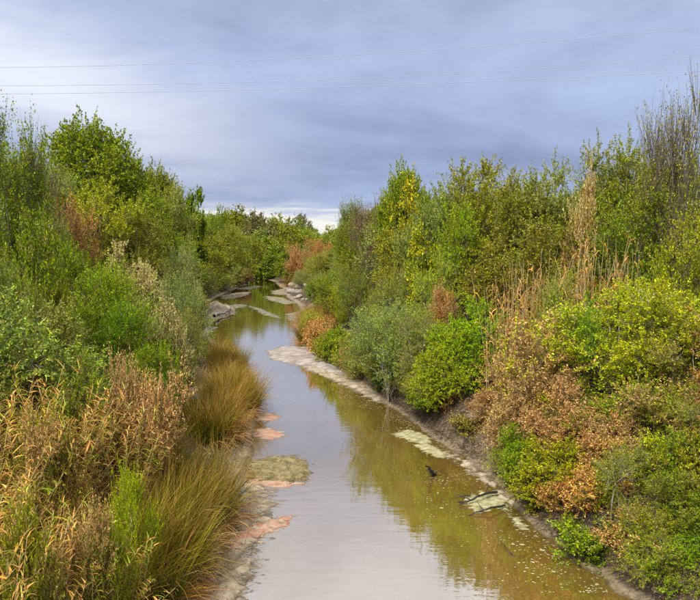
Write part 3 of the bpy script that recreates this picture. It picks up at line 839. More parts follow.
# ------------------------------------------------------------------ the plants one can pick out: kind, x, top y, width (px), distance, colour, dry share, label
PLANTS = [
    # left bank, skyline
    ('twiggy_tree', 6, 96, 70, 24, 'green', 0.04, 'tall twiggy half-bare tree at the left edge of the picture'),
    ('bare_tree', 40, 142, 44, 34, 'olive', 0.1, 'greyish twiggy tree just right of the tallest one at the left edge'),
    ('willow_tree', 12, 150, 70, 27, 'green', 0.1, 'leafy green tree under the bare twigs at the left edge'),
    ('round_tree', 93, 120, 86, 55, 'dark', 0.0, 'large dense round dark green tree above the left bank'),
    ('round_tree', 122, 152, 50, 60, 'dark', 0.0, 'dark green tree on the right shoulder of the large round one'),
    ('round_tree', 159, 167, 44, 66, 'dark', 0.0, 'small dense round dark green tree on the left skyline'),
    ('conifer', 195, 190, 22, 80, 'dark', 0.0, 'pointed dark green tree on the left skyline'),
    ('dry_shrub', 66, 192, 50, 36, 'brown', 0.6, 'reddish brown dry shrub below the large round tree'),
    ('willow_tree', 104, 182, 74, 40, 'yellowish', 0.12, 'olive-yellow willow with visible grey limbs below the large round tree'),
    ('willow_tree', 58, 168, 50, 44, 'grey', 0.15, 'greyish willow left of the large round tree'),
    ('olive_tree', 146, 190, 56, 50, 'green', 0.05, 'green tree below the small round skyline tree'),
    ('olive_tree', 172, 184, 44, 60, 'grey', 0.05, 'grey-green tree just right below the small round tree'),
    ('willow_tree', 132, 216, 56, 40, 'olive', 0.1, 'olive willow on the slope right of the yellowish one'),
    ('olive_tree', 178, 222, 54, 54, 'green', 0.05, 'bright mid-green tree halfway along the left slope'),
    ('olive_tree', 212, 207, 40, 96, 'green', 0.05, 'green tree right of the pointed skyline tree'),
    ('grey_shrub', 168, 246, 60, 42, 'grey', 0.1, 'tall grey-green willow shrub behind the cream shrub'),
    ('olive_tree', 204, 236, 46, 80, 'olive', 0.1, 'olive tree on the left slope above the river bend'),
    ('olive_tree', 222, 222, 40, 94, 'olive', 0.3, 'brownish-tinged tree on the left slope near the far bend'),
    ('grey_shrub', 192, 266, 44, 64, 'grey', 0.1, 'rounded grey-green shrub low on the left slope'),
    ('grey_shrub', 222, 258, 44, 92, 'olive', 0.15, 'olive shrub leaning to the water at the left bend'),
    ('olive_tree', 243, 232, 40, 106, 'olive', 0.15, 'olive tree overhanging the far left bend'),
    ('dry_shrub', 240, 268, 22, 101, 'brown', 0.5, 'small brown dry shrub at the waterline of the far left bend'),
    ('cream_shrub', 194, 285, 26, 46, 'tan', 0.6, 'small tan dry shrub beside the sandbank at the left bend'),
    # left bank, middle
    ('plume_shrub', 70, 236, 83, 25, 'vivid', 0.02, 'vivid green feathery shrub at the top of the bright row'),
    ('plume_shrub', 104, 262, 86, 23.5, 'vivid', 0.0, 'second vivid green feathery shrub down the bright row'),
    ('plume_shrub', 128, 296, 78, 22, 'vivid', 0.0, 'third vivid green feathery shrub down the bright row'),
    ('plume_shrub', 150, 342, 62, 20.5, 'vivid', 0.0, 'lowest vivid green feathery shrub, nearest the water'),
    ('cream_shrub', 122, 244, 57, 31, 'cream', 0.55, 'cream-blossomed shrub above the bright green row'),
    ('cream_shrub', 148, 266, 56, 24.5, 'cream', 0.55, 'middle cream-blossomed shrub beside the bright green row'),
    ('cream_shrub', 168, 300, 50, 23.5, 'cream', 0.35, 'lower darker cream-tinged shrub above the reeds'),
    ('grey_shrub', 186, 270, 52, 34, 'grey', 0.05, 'upright grey-green shrub between cream shrub and river'),
    ('grey_shrub', 180, 306, 40, 30, 'green', 0.05, 'mid-green shrub above the second reed bed'),
    ('leafy_bush', 20, 214, 89, 20, 'green', 0.08, 'round green bush at the left edge above the canes'),
    ('grey_shrub', 52, 212, 54, 30, 'grey', 0.1, 'pale green shrub behind the round green bush at the left'),
    ('dry_shrub', 42, 232, 36, 27, 'rust', 0.5, 'rusty dry shrub between the green bush and the vivid row'),
    ('grey_shrub', 6, 252, 60, 17.5, 'green', 0.15, 'dark green shrub at the left edge right above the canes'),
    ('leafy_bush', 74, 350, 60, 15.2, 'green', 0.25, 'grey-green bush amid the dry canes'),
    ('dry_shrub', 152, 366, 70, 16.5, 'tan', 0.6, 'large tan dry shrub below the vivid green row'),
    ('dry_shrub', 122, 352, 50, 17, 'tan', 0.6, 'tan dry shrub leaning on the vivid green row'),
    ('plume_shrub', 136, 462, 54, 12.2, 'lime', 0.0, 'bright lime-green feathery shrub among the near canes'),
    ('plume_shrub', 112, 520, 44, 10.8, 'lime', 0.05, 'small lime-green shrub at the bottom beside the canes'),
    # far end of the river
    ('far_tree', 236, 206, 40, 152, 'olive', 0.05, 'olive round-topped tree at the left of the far bend'),
    ('far_tree', 258, 212, 34, 135, 'dusk', 0.3, 'dull brownish tree standing over the end of the river'),
    ('far_tree', 274, 214, 34, 150, 'olive', 0.2, 'brown-olive tree right of the dull brownish one'),
    ('far_tree', 289, 217, 30, 160, 'green', 0.0, 'dark green tree on the far skyline'),
    ('far_tree', 303, 214, 18, 175, 'dusk', 0.1, 'thin dark treetop poking above the far skyline'),
    ('far_tree', 312, 228, 26, 150, 'dark', 0.0, 'dark low tree at the centre of the far skyline'),
    ('far_tree', 272, 238, 34, 124, 'olive', 0.1, 'rounded olive tree leaning over the end of the river'),
    ('far_tree', 288, 246, 28, 108, 'green', 0.2, 'green tree behind the far right shore'),
    ('dry_shrub', 296, 244, 22, 100, 'rust', 0.7, 'rusty orange tree at the far right shore'),
    ('dry_shrub', 318, 238, 24, 105, 'rust', 0.6, 'rusty orange bush behind the far right shore'),
    ('far_tree', 332, 226, 30, 170, 'green', 0.0, 'hazy green tree behind the far right shore'),
    # right bank, skyline
    ('twiggy_tree', 352, 198, 34, 62, 'grey', 0.1, 'thin grey tree at the left end of the right-hand skyline'),
    ('round_tree', 351, 220, 28, 58, 'dark', 0.0, 'small dark green round tree at the left end of the right bank'),
    ('bare_tree', 376, 192, 54, 52, 'brown', 0.4, 'brown twiggy tree left of the yellow-blossomed tree'),
    ('round_tree', 404, 167, 50, 46, 'dark', 0.0, 'tall green tree rising behind yellow blossom'),
    ('yellow_spray', 405, 174, 36, 42, 'yellow', 0.5, 'tree with bright yellow blossom on the right skyline'),
    ('yellow_spray', 424, 224, 36, 33, 'yellow', 0.25, 'lower yellow-blossomed tree in the middle of the right bank'),
    ('willow_tree', 432, 184, 66, 36, 'grey', 0.05, 'grey-green willow right of the yellow-blossomed tree'),
    ('olive_tree', 389, 216, 72, 46, 'grey', 0.15, 'pale grey-green tree below the brown twiggy one'),
    ('olive_tree', 362, 232, 44, 54, 'olive', 0.1, 'olive tree at the left foot of the right bank'),
    ('olive_tree', 412, 222, 66, 40, 'olive', 0.1, 'olive tree below the yellow blossom'),
    ('olive_tree', 460, 202, 55, 32, 'vivid', 0.0, 'bright green tree in the middle of the right bank'),
    ('willow_tree', 462, 180, 69, 36, 'grey', 0.1, 'greyish willow behind the bright green tree'),
    ('willow_tree', 491, 160, 81, 34, 'olive', 0.15, 'tall olive willow at the centre of the right-hand skyline'),
    ('willow_tree', 518, 172, 69, 32, 'olive', 0.2, 'brownish-olive willow right of the tall olive one'),
    ('willow_tree', 553, 162, 72, 31, 'grey', 0.1, 'grey-green willow left of the tan seed-headed tree'),
    ('cream_shrub', 585, 166, 34, 27, 'tan', 0.5, 'tan seed-headed tree on the right-hand skyline'),
    ('willow_tree', 600, 144, 78, 31, 'grey', 0.3, 'tall greyish tree behind the tan seed-headed one'),
    ('willow_tree', 632, 140, 84, 30, 'olive', 0.2, 'tall olive tree left of the bare tree'),
    ('bare_tree', 684, 68, 74, 25, 'olive', 0.3, 'tall bare tree with upright twigs at the right edge'),
    ('bare_tree', 664, 126, 60, 27, 'olive', 0.3, 'shorter bare tree beside the tallest one'),
    ('olive_tree', 628, 176, 93, 26, 'green', 0.1, 'fresh green tree below the right-hand skyline'),
    ('olive_tree', 690, 190, 70, 22, 'yellowish', 0.15, 'yellow-green tree under the bare tree'),
    # right bank, middle
    ('olive_tree', 505, 226, 96, 30, 'olive', 0.3, 'brown-flecked olive tree right of the bright green tree'),
    ('olive_tree', 556, 216, 93, 27, 'olive', 0.25, 'brownish-olive tree behind the brown canes'),
    ('grey_shrub', 440, 250, 60, 31, 'lime', 0.1, 'lime-green tree with dead brown leaves beneath'),
    ('grey_shrub', 392, 262, 54, 36, 'olive', 0.1, 'olive-green shrub above the feathery one on the right bank'),
    ('grey_shrub', 356, 262, 40, 46, 'green', 0.05, 'green shrub at the far end of the right bank'),
    ('plume_shrub', 344, 282, 34, 47, 'lime', 0.05, 'yellow-green shrub beside the orange reeds on the right bank'),
    ('grey_shrub', 394, 300, 84, 29.3, 'grey', 0.0, 'rounded feathery grey-green shrub overhanging the right shore'),
    ('leafy_bush', 474, 300, 76, 25.6, 'vivid', 0.0, 'bright green bush in the middle of the right shore'),
    ('leafy_bush', 450, 332, 70, 24.9, 'lime', 0.03, 'lime-green bush overhanging the right shore'),
    ('dry_shrub', 446, 284, 30, 29, 'rust', 0.7, 'hanging rust-brown dead foliage above the bright green bush'),
    ('grey_shrub', 424, 308, 60, 27.5, 'olive', 0.25, 'brown-flecked olive shrub between the feathery and the bright bush'),
    ('cane_clump', 508, 266, 44, 24, 'drycane', 0.8, 'stand of brown dead canes above the tan shrub'),
    ('cane_clump', 536, 254, 44, 24, 'drycane', 0.7, 'brown canes with pale bare stalks above the right shore'),
    ('cane_clump', 588, 238, 54, 22.8, 'drycane', 0.7, 'orange-brown canes behind the big olive bush'),
    ('cane_clump', 622, 244, 44, 22.6, 'drycane', 0.6, 'orange-brown canes right behind the big olive bush'),
    ('cane_clump', 690, 290, 50, 22, 'drycane', 0.6, 'brown canes at the right edge of the picture'),
    ('big_bush', 630, 280, 160, 19.2, 'yellowish', 0.02, 'big olive-yellow bush on many stems in the right foreground'),
    ('vine', 588, 290, 40, 18.6, 'vivid', 0.0, 'bright green vine hanging on the left of the big olive bush'),
    ('grey_shrub', 566, 272, 66, 23.5, 'yellowish', 0.3, 'yellow-green shrub behind the tan dry shrub on the right'),
    ('dry_shrub', 546, 306, 112, 20, 'yellowish', 0.6, 'large tan-brown dry shrub on the right bank'),
    ('dry_shrub', 522, 350, 76, 19.6, 'tan', 0.5, 'lower tan dry shrub overhanging the right bank'),
    ('leafy_bush', 568, 436, 100, 17.1, 'lime', 0.03, 'low lime-green bush on the edge of the right bank'),
    ('leafy_bush', 520, 424, 48, 18.7, 'vivid', 0.0, 'small bright green bush above the dead branches'),
    ('dry_shrub', 616, 408, 64, 17, 'tan', 0.6, 'tan dead leaves beneath the big olive bush'),
    ('grey_shrub', 640, 444, 110, 14.9, 'olive', 0.12, 'drooping olive shrub at the lower right on the bank'),
    ('leafy_bush', 686, 430, 90, 14.8, 'green', 0.1, 'green bush at the right edge of the picture'),
    ('vine', 696, 520, 36, 12.9, 'vivid', 0.0, 'vivid green leafy spray in the lower right corner'),
    ('grey_shrub', 654, 482, 92, 14.4, 'olive', 0.1, 'olive shrub hanging down the bank face at the lower right'),
    ('leafy_bush', 694, 470, 80, 13.5, 'green', 0.1, 'green bush on the bank face in the lower right corner'),
    ('leafy_bush', 606, 460, 76, 15.8, 'olive', 0.2, 'olive bush on the brink between the lime-green bush and the drooping shrub'),
    ('leafy_bush', 694, 528, 84, 12.9, 'vivid', 0.0, 'bright green bush low on the bank in the lower right corner'),
    ('grey_shrub', 662, 520, 60, 13.4, 'olive', 0.1, 'small olive shrub at the foot of the bank near the lower right corner'),
    ('low_bush', 478, 410, 48, 23.0, 'olive', 0.35, 'low olive bush on top of the eroded bank'),
    ('dry_shrub', 502, 388, 56, 22.0, 'brown', 0.5, 'brown dry shrub on the brow of the eroded bank'),
    ('cane_clump', 512, 352, 44, 21.4, 'drycane', 0.7, 'rusty canes just behind the eroded bank'),
    ('leafy_bush', 600, 396, 84, 17.6, 'green', 0.1, 'shaded green bush beneath the big olive-yellow bush'),
    ('dry_shrub', 660, 376, 100, 16.8, 'olive', 0.5, 'half-dead brown and olive shrub above the drooping one at the lower right'),
    ('grey_shrub', 706, 384, 80, 16.0, 'olive', 0.3, 'olive bush cut by the right edge below the brownish one'),
    ('dry_shrub', 566, 376, 84, 18.2, 'tan', 0.5, 'upright tan shrub between the large tan shrub and the lime-green bush'),
    ('dry_shrub', 84, 500, 60, 10.6, 'olive', 0.6, 'tan dry shrub amid the canes in the lower left corner'),
    ('leafy_bush', 30, 500, 70, 9.6, 'yellowish', 0.4, 'yellowish weeds beneath the corner canes'),
    ('dry_shrub', 40, 410, 80, 13.0, 'olive', 0.6, 'tan dry shrub behind the corner canes'),
    ('big_bush', 692, 312, 100, 17.8, 'olive', 0.3, 'brownish-olive bush at the right edge beside the big one'),
]
for a in PLANTS:
    place(*a)

# ------------------------------------------------------------------ thicket between and behind them
SKY = np.array([(-200, 90), (0, 112), (30, 122), (45, 150), (52, 165), (60, 150), (75, 140), (110, 140), (135, 175), (160, 180), (178, 192), (195, 205), (212, 210), (240, 213), (262, 218),
                (285, 222), (300, 226), (318, 233), (335, 230), (348, 214), (370, 204), (385, 190), (400, 185), (420, 192), (440, 194), (470, 190), (490, 176), (510, 182), (545, 184),
                (565, 174), (580, 165), (600, 156), (640, 150), (660, 150), (700, 140), (900, 120)])


def colour_word(c):
    return {'vivid': 'bright green', 'lime': 'lime-green', 'green': 'mid-green', 'dark': 'dark green', 'olive': 'olive', 'grey': 'grey-green', 'yellowish': 'yellow-green',
            'tan': 'tan', 'cream': 'cream', 'brown': 'brown', 'rust': 'rusty', 'dusk': 'dull brownish'}[c]


def thicket():
    cnt = 0
    for side in (-1, 1):
        Y = 14.0
        while Y < 150:
            step = max(2.0, Y * 0.075)
            edge = XL(Y) if side < 0 else XR(Y)
            d = (2.6 if side < 0 else 1.7) + 1.0 * rng.random()
            while d < 16:
                x = edge + side * d
                y = Y + rng.uniform(-0.5, 0.5) * step
                px = 350 + x * F_PX / y
                dd = d
                d += (1.4 + Y * 0.03) * rng.uniform(0.8, 1.4)
                if not -40 < px < 740:
                    continue
                zg = float(th(x, y))
                h = min((1.6 + 0.55 * dd) if side < 0 else (2.0 + 0.8 * dd), 9.0) * rng.uniform(0.65, 1.1)
                ytop = HORIZON - (zg + h - H_CAM) * F_PX / y
                lim = np.interp(px, SKY[:, 0], SKY[:, 1]) + rng.uniform(4, 30)
                ytop = max(ytop, lim)
                h = (HORIZON - ytop) * y / F_PX + H_CAM - zg
                if h < 1.0:
                    continue
                w = np.clip(h * rng.uniform(0.55, 0.95), 1.4, 5.0) * F_PX / y
                hp = h * F_PX / y
                # leave what stands behind in view
                clash = False
                for (qx, qy, qw, qh, qY) in PLACED[:len(PLANTS)]:
                    if qY > y - 0.5 and abs(px - qx) < w * 0.5 + qw * 0.22 and ytop < qy + min(qh, 60) * 0.55:
                        clash = True
                        break
                if clash:
                    continue
                far = y > 62
                if h < 3.4:
                    kind = ['grey_shrub', 'leafy_bush', 'dry_shrub', 'cream_shrub', 'plume_shrub'][int(rng.choice(5, p=[.35, .3, .2, .05, .1]))]
                elif far:
                    kind = 'far_tree'
                else:
                    kind = ['willow_tree', 'olive_tree', 'grey_shrub'][int(rng.choice(3, p=[.4, .4, .2]))]
                col = {'dry_shrub': ['brown', 'tan', 'rust'], 'cream_shrub': ['cream', 'tan']}.get(kind, ['green', 'olive', 'grey', 'olive', 'green', 'yellowish'])
                c = col[int(rng.integers(len(col)))]
                dist = 'near the camera' if y < 28 else 'halfway upriver' if y < 60 else 'far upriver'
                bank = 'left' if side < 0 else 'right'
                where = 'near the water' if dd < 5 else 'inside the thicket' if dd < 12 else 'behind the thicket'
                what = NAMES[kind].replace('_', ' ')
                place(kind, px, ytop, w, y, c, rng.uniform(0.03, 0.25),
                      f'{colour_word(c)} {what}', f'{bank} bank thicket, {dist}')
                cnt += 1
            Y += step
    print('thicket plants', cnt, 'objects', len(bpy.data.objects))


thicket()


def fringe():
    """low shrubs hanging over the brink of the right bank and the foot of the left slope"""
    for k, y in enumerate(np.concatenate([np.linspace(12.6, 20.3, 11), np.linspace(14.2, 19.5, 6), np.linspace(25.0, 34, 16), np.linspace(34, 47, 14)])):
        d = rng.uniform(0.45, 0.95) if y > 24 or k < 11 else rng.uniform(1.6, 2.6)
        x = XR(y) + d
        zg = float(th(x, y))
        h = rng.uniform(0.5, 1.1) if k < 11 else rng.uniform(1.0, 1.7) if y < 30 else rng.uniform(1.2, 2.2)
        px = 350 + x * F_PX / y
        ytop = HORIZON + (H_CAM - zg - h) * F_PX / y
        kind, c = [('low_bush', 'lime'), ('grey_shrub', 'olive'), ('low_dry', 'tan'), ('low_bush', 'green'), ('grey_shrub', 'yellowish'), ('low_bush', 'olive')][int(rng.integers(6))]
        place(kind, px, ytop, rng.uniform(1.2, 2.0) * F_PX / y, y, c, 0.12,
              f'{colour_word(c)} {NAMES[kind].replace("_", " ")}',
              'low shrubs on the brink of the right bank')


fringe()


def back_fill():
    for k in range(16):
        y = rng.uniform(20.5, 25)
        x = rng.uniform(545, 720)
        x = (x - 350) * y / F_PX
        zg = float(th(x, y))
        h = rng.uniform(1.3, 2.2)
        kind, c = [('dry_shrub', 'brown'), ('leafy_bush', 'green'), ('grey_shrub', 'olive')][k % 3]
        place(kind, 350 + x * F_PX / y, HORIZON + (H_CAM - zg - h) * F_PX / y, rng.uniform(1.6, 2.6) * F_PX / y, y, c, 0.2,
              f'{colour_word(c)} {NAMES[kind].replace("_", " ")}', 'shaded shrubs behind the big bush')
    for side, n in ((-1, 18), (1, 16)):
        for k in range(n):
            y = 58 + (k + rng.random()) * (118 - 58) / n
            d = rng.uniform(2.0, 3.4) if side < 0 else rng.uniform(4.0, 8.0)
            x = XL(y) - d if side < 0 else XR(y) + d
            zg = float(th(x, y))
            h = rng.uniform(2.6, 4.6)
            kind, c = [('grey_shrub', 'olive'), ('grey_shrub', 'green'), ('grey_shrub', 'grey'), ('leafy_bush', 'olive')][k % 4]
            bank = 'left' if side < 0 else 'right'
            place(kind, 350 + x * F_PX / y, HORIZON + (H_CAM - zg - h) * F_PX / y, rng.uniform(3, 4.6) * F_PX / y, y, c, 0.12,
                  f'{colour_word(c)} {NAMES[kind].replace("_", " ")}', f'trees along the far {bank} shore')
    for k in range(34):
        y = rng.uniform(114, 150)
        px = rng.uniform(228, 352)
        x = (px - 350) * y / F_PX
        place('far_tree', px, np.interp(px, SKY[:, 0], SKY[:, 1]) + rng.uniform(0, 24), rng.uniform(5, 8) * F_PX / y, y, ['green', 'olive', 'grey'][k % 3], 0.2,
              f"{colour_word(['green', 'olive', 'grey'][k % 3])} distant tree", 'bushy trees at the end of the river')


back_fill()

# distant wood closing the view behind the bend
for k in range(46):
    y = rng.uniform(135, 260)
    px = rng.uniform(150, 480)
    lim = np.interp(px, SKY[:, 0], SKY[:, 1])
    place('far_tree', px, lim + rng.uniform(0, 12), rng.uniform(5, 8) * F_PX / y, y, ['green', 'olive', 'grey', 'dark'][k % 4], 0.08,
          f"{colour_word(['green', 'olive', 'grey', 'dark'][k % 4])} far tree", 'wood behind the far bend')

LAND = [(93, 150, 'the large round dark tree'), (159, 182, 'the small round dark tree'), (195, 204, 'the pointed skyline tree'), (104, 205, 'the olive-yellow willow'),
        (66, 208, 'the reddish brown shrub'), (70, 256, 'the topmost vivid green shrub'), (104, 285, 'the second vivid green shrub'), (128, 322, 'the third vivid green shrub'),
        (150, 372, 'the lowest vivid green shrub'), (146, 284, 'the cream-blossomed shrubs'), (20, 240, 'the round bush at the left edge'), (6, 130, 'the tall twiggy tree at the left edge'),
        (152, 394, 'the large tan shrub on the left'), (405, 192, 'the yellow-blossomed tree'), (460, 224, 'the bright green tree on the right bank'), (491, 180, 'the tall olive willow'),
        (585, 190, 'the tan seed-headed tree'), (684, 120, 'the tall bare tree'), (628, 320, 'the big olive-yellow bush'), (544, 350, 'the large tan-brown shrub'),
        (474, 330, 'the bright green shore bush'), (396, 340, 'the rounded feathery shrub'), (351, 232, 'the small dark tree on the right'), (568, 470, 'the low lime-green bush'),
        (310, 318, 'the rusty sedges'), (220, 308, 'the sandbank at the left bend'), (265, 282, 'the far end of the river'), (300, 352, 'the white mud bar'),
        (655, 520, 'the lower right corner'), (230, 240, 'the far left slope')]
ORD = ['nearest', 'second nearest', 'third nearest', 'fourth nearest', 'fifth nearest', 'sixth nearest', 'seventh nearest', 'eighth nearest', 'ninth nearest', 'tenth nearest', 'eleventh nearest', 'twelfth nearest',
       'thirteenth nearest', 'fourteenth nearest', 'fifteenth nearest', 'sixteenth nearest']


def write_labels():
    """tell the unnamed thicket plants apart by the landmark they stand at and by their order in depth"""
    sets = {}
    for (e, what, px, py, Y) in PENDING:
        q = min(LAND, key=lambda l: math.hypot(px - l[0], (py - l[1]) * 1.2))
        dx, dy = px - q[0], py - q[1]
        rel = ('right of' if dx > 0 else 'left of') if abs(dx) > abs(dy) else ('below' if dy > 0 else 'above')
        sets.setdefault((what, rel, q[2]), []).append((Y, e))
    for (what, rel, ph), lst in sets.items():
        lst.sort(key=lambda t: t[0])
        for k, (Y, e) in enumerate(lst):
            e['label'] = f'{what} {rel} {ph}' if len(lst) == 1 else f'{ORD[min(k, 15)]} {what} {rel} {ph}'


write_labels()
# ------------------------------------------------------------------ sedges and canes


def put_sedge(x, y, h, label, group, dry=0.25, wide=1.0):
    g, dd, h0, r0 = SEDGES[int(rng.integers(4))]
    s = h / h0
    e = obj('sedge_clump', None, None, (x, y, max(float(th(x, y)), 0.0)))
    e.rotation_euler = (0, 0, rng.random() * 6.283)
    e.rotation_euler = (rng.normal() * 0.13, rng.normal() * 0.13, rng.random() * 6.283)
    e.scale = (s * wide, s * wide, s)
    a = obj('blades', g, e)
    b = obj('dead_blades', dd, e)
    a.color = (*tint('sedge', 0.3), dry * rng.uniform(0.3, 2.0))
    b.color = (*tint('brown'), 0.8)
    tag(e, label, 'sedge', group)


NTH = ['first', 'second', 'third', 'fourth', 'fifth', 'sixth', 'seventh', 'eighth', 'ninth', 'tenth', 'eleventh', 'twelfth', 'thirteenth', 'fourteenth', 'fifteenth', 'sixteenth',
       'seventeenth', 'eighteenth', 'nineteenth', 'twentieth', 'twenty-first', 'twenty-second', 'twenty-third', 'twenty-fourth']


def sedge_bed(n, yr, dr, hr, side, label, group, dry):
    for k, y in enumerate(np.sort(rng.uniform(yr[0], yr[1], n))):
        d = rng.uniform(*dr)
        x = (XL(y) - d) if side < 0 else (XR(y) + d)
        put_sedge(x, y, rng.uniform(*hr), f'{NTH[k]} {label}', group, dry)


sedge_bed(24, (11.6, 17.4), (0.75, 2.9), (1.2, 1.8), -1, 'golden-green sedge clump from the near end of the nearest left reed bed', 'nearest left reed bed', 0.10)
sedge_bed(16, (22.3, 29), (0.5, 1.7), (1.2, 1.7), -1, 'orange-tipped sedge clump from the near end of the second left reed bed', 'second left reed bed', 0.4)
sedge_bed(14, (31, 43), (0.1, 1.6), (0.8, 1.3), -1, 'olive sedge clump upriver of the second left reed bed', 'left shore sedges beyond', 0.35)
sedge_bed(16, (46, 58), (0.3, 2.6), (1.3, 2.0), 1, 'rusty sedge clump upriver of the mud bar on the right shore', 'sedges behind the mud bar', 0.5)
sedge_bed(12, (88, 104), (1.0, 5.0), (1.2, 2.2), 1, 'brown sedge clump along the far right shore, counted from the near end', 'far right shore sedges', 0.7)


def cane_patch(n, xr, yr, hs, dry, label, group=None, col='cane'):
    cx, cyy = (xr[0] + xr[1]) / 2, (yr[0] + yr[1]) / 2
    root = obj('cane_stand', None, None, (cx, cyy, max(float(th(cx, cyy)), 0)))
    tag(root, label, 'reeds', group)
    z0 = root.location.z
    for _ in range(n):
        x, y = rng.uniform(*xr), rng.uniform(*yr)
        s, l = CANES[int(rng.integers(len(CANES)))]
        a = obj('cane', s, root, (x - cx, y - cyy, max(float(th(x, y)), 0) - 0.05 - z0))
        a.rotation_euler = (0, 0, rng.random() * 6.283)
        k = rng.uniform(*hs)
        a.scale = (1, 1, 1)
        a.scale = (max(k, 0.75), max(k, 0.75), k)
        b = obj('leaves', l, a)
        b.color = (*tint(col, 0.25), dry * rng.uniform(0.5, 1.4))


cane_patch(150, (-6.2, -4.3), (8.6, 10.4), (0.75, 1.05), 0.6, 'stand of half-dry canes in the lower left corner')
cane_patch(130, (-4.9, -3.5), (9.6, 11.6), (0.55, 0.8), 0.7, 'straw-coloured canes at the bottom beside the lime-green shrub')
cane_patch(120, (-7.4, -5.6), (10.6, 12.6), (0.8, 1.05), 0.6, 'green and tan canes at the left edge behind the corner stand')
cane_patch(120, (-7.2, -5.2), (13.0, 15.0), (0.8, 1.1), 0.7, 'orange-brown canes below the round green bush')
cane_patch(90, (-6.0, -4.6), (14.2, 16.2), (0.75, 1.0), 0.6, 'brown canes in front of the vivid green row')

# ------------------------------------------------------------------ stones, dead wood


def stone(x, y, z, size, label, group, name='stone'):
    n1, n2 = 7, 10
    u = np.linspace(0.02, math.pi - 0.02, n1)
    v = np.arange(n2) * 2 * math.pi / n2
    U, Vv = np.meshgrid(u, v, indexing='ij')
    D = np.stack([np.sin(U) * np.cos(Vv), np.sin(U) * np.sin(Vv), np.cos(U)], -1)
    ax = rng.normal(size=(9, 3))
    ax = unit(ax)
    cut = rng.uniform(0.62, 0.95, 9)
    r = np.min(np.where((D @ ax.T) > 0.05, cut / np.maximum(D @ ax.T, 0.05), 9), axis=-1)
    P = D * np.minimum(r, 1.15)[..., None] * np.array(size) * 0.5
    i, j = np.meshgrid(np.arange(n1 - 1), np.arange(n2), indexing='ij')
    F = np.stack([i * n2 + j, i * n2 + (j + 1) % n2, (i + 1) * n2 + (j + 1) % n2, (i + 1) * n2 + j], -1)
    mb = MB()
    mb.add(P.reshape(-1, 3), F[:, :, ::-1])
    o = obj(name, mb.mesh(name, M_STONE), None, (x, y, z))
    o.rotation_euler = (rng.normal() * 0.2, rng.normal() * 0.2, rng.random() * 6.28)
    tag(o, label, 'stone', group)
    return o


for k in range(60):
    y = rng.uniform(60, 102)
    x = XR(y) + rng.uniform(0.3, 5.5) ** 1.0
    s = rng.uniform(0.4, 1.1)
    stone(x, y, float(th(x, y)) + 0.08 * s, (s * 1.3, s, s * 0.7), 'pale stone among the rubble on the far right shore', 'rubble on the far right shore')
for k in range(14):
    p = gpix(rng.uniform(194, 212), rng.uniform(388, 424), 0.6)
    s = rng.uniform(0.35, 0.75)
    x, y = p[0] - 0.0, p[1]
    stone(x, y, float(th(x, y)) + 0.1 * s, (s * 1.3, s, s * 0.8), 'whitish stone on the slope between the two left reed beds', 'stones between the left reed beds')


def limb(name, pts, rad, forks, mat, label, cat):
    pts = np.array(pts, float)
    o0 = pts[0].copy()
    mb = MB()
    t = np.linspace(0, 1, 14)
    tt = np.linspace(0, 1, len(pts))
    P = np.stack([np.interp(t, tt, pts[:, c]) for c in range(3)], -1) - o0
    for _ in range(3):
        P[1:-1] = (P[:-2] + 2 * P[1:-1] + P[2:]) / 4
    P[1:] += rng.normal(size=(13, 3)) * rad * 0.35
    mb.tube(P, rad * (1 - 0.7 * t), 6)
    for (ti, d, L) in forks:
        b = P[int(ti * 13)]
        q = np.linspace(0, 1, 7)[:, None]
        F = b + np.array(d) * L * q + rng.normal(size=(7, 3)) * rad * 0.4 * q
        mb.tube(F, rad * 0.55 * (1 - 0.75 * q[:, 0]), 5)
    return tag(obj(name, mb.mesh(name, mat, True), None, tuple(o0)), label, cat)


def gp(px, py, z):
    return gpix(px, py, z)


limb('dead_branch', [gp(497, 492, 0.12), gp(483, 494, 0.2), gp(472, 500, 0.14), gp(462, 503, 0.02), gp(449, 501, -0.04)], 0.036,
     [(0.55, (-0.8, 0.5, 0.2), 0.5), (0.7, (-0.5, -0.8, 0.0), 0.4), (0.3, (0.4, 0.7, 0.5), 0.4)], M_DEAD, 'long black forked dead branch lying in the water by the right bank', 'branch')
limb('dead_branch', [gp(505, 505, 0.1), gp(490, 508, 0.14), gp(474, 513, 0.05), gp(464, 518, -0.04)], 0.03, [(0.5, (-0.3, 0.8, 0.25), 0.4)], M_DEAD,
     'shorter black dead branch below the forked one', 'branch')
limb('dead_branch', [gp(470, 495, 0.08), gp(460, 497, 0.07), gp(450, 499, 0.0)], 0.02, [], M_DEAD, 'thin dark stick just above the forked dead branch', 'branch')
limb('dead_branch', [gp(517, 560, -0.02), gp(506, 548, 0.05), gp(500, 540, 0.02)], 0.016, [], M_DEAD, 'thin stick in the water near the small algae mat', 'branch')
limb('tree_snag', [gp(434, 477, -0.1), gp(433, 473, 0.1), gp(431, 470, 0.22), gp(428, 468, 0.42)], 0.075,
     [(0.3, (-0.9, 0.2, 0.3), 0.2), (0.4, (0.7, -0.2, 0.35), 0.28), (0.6, (-0.6, -0.2, 0.5), 0.2)], M_DEAD, 'dark broken stump sticking out of the brown water', 'stump')
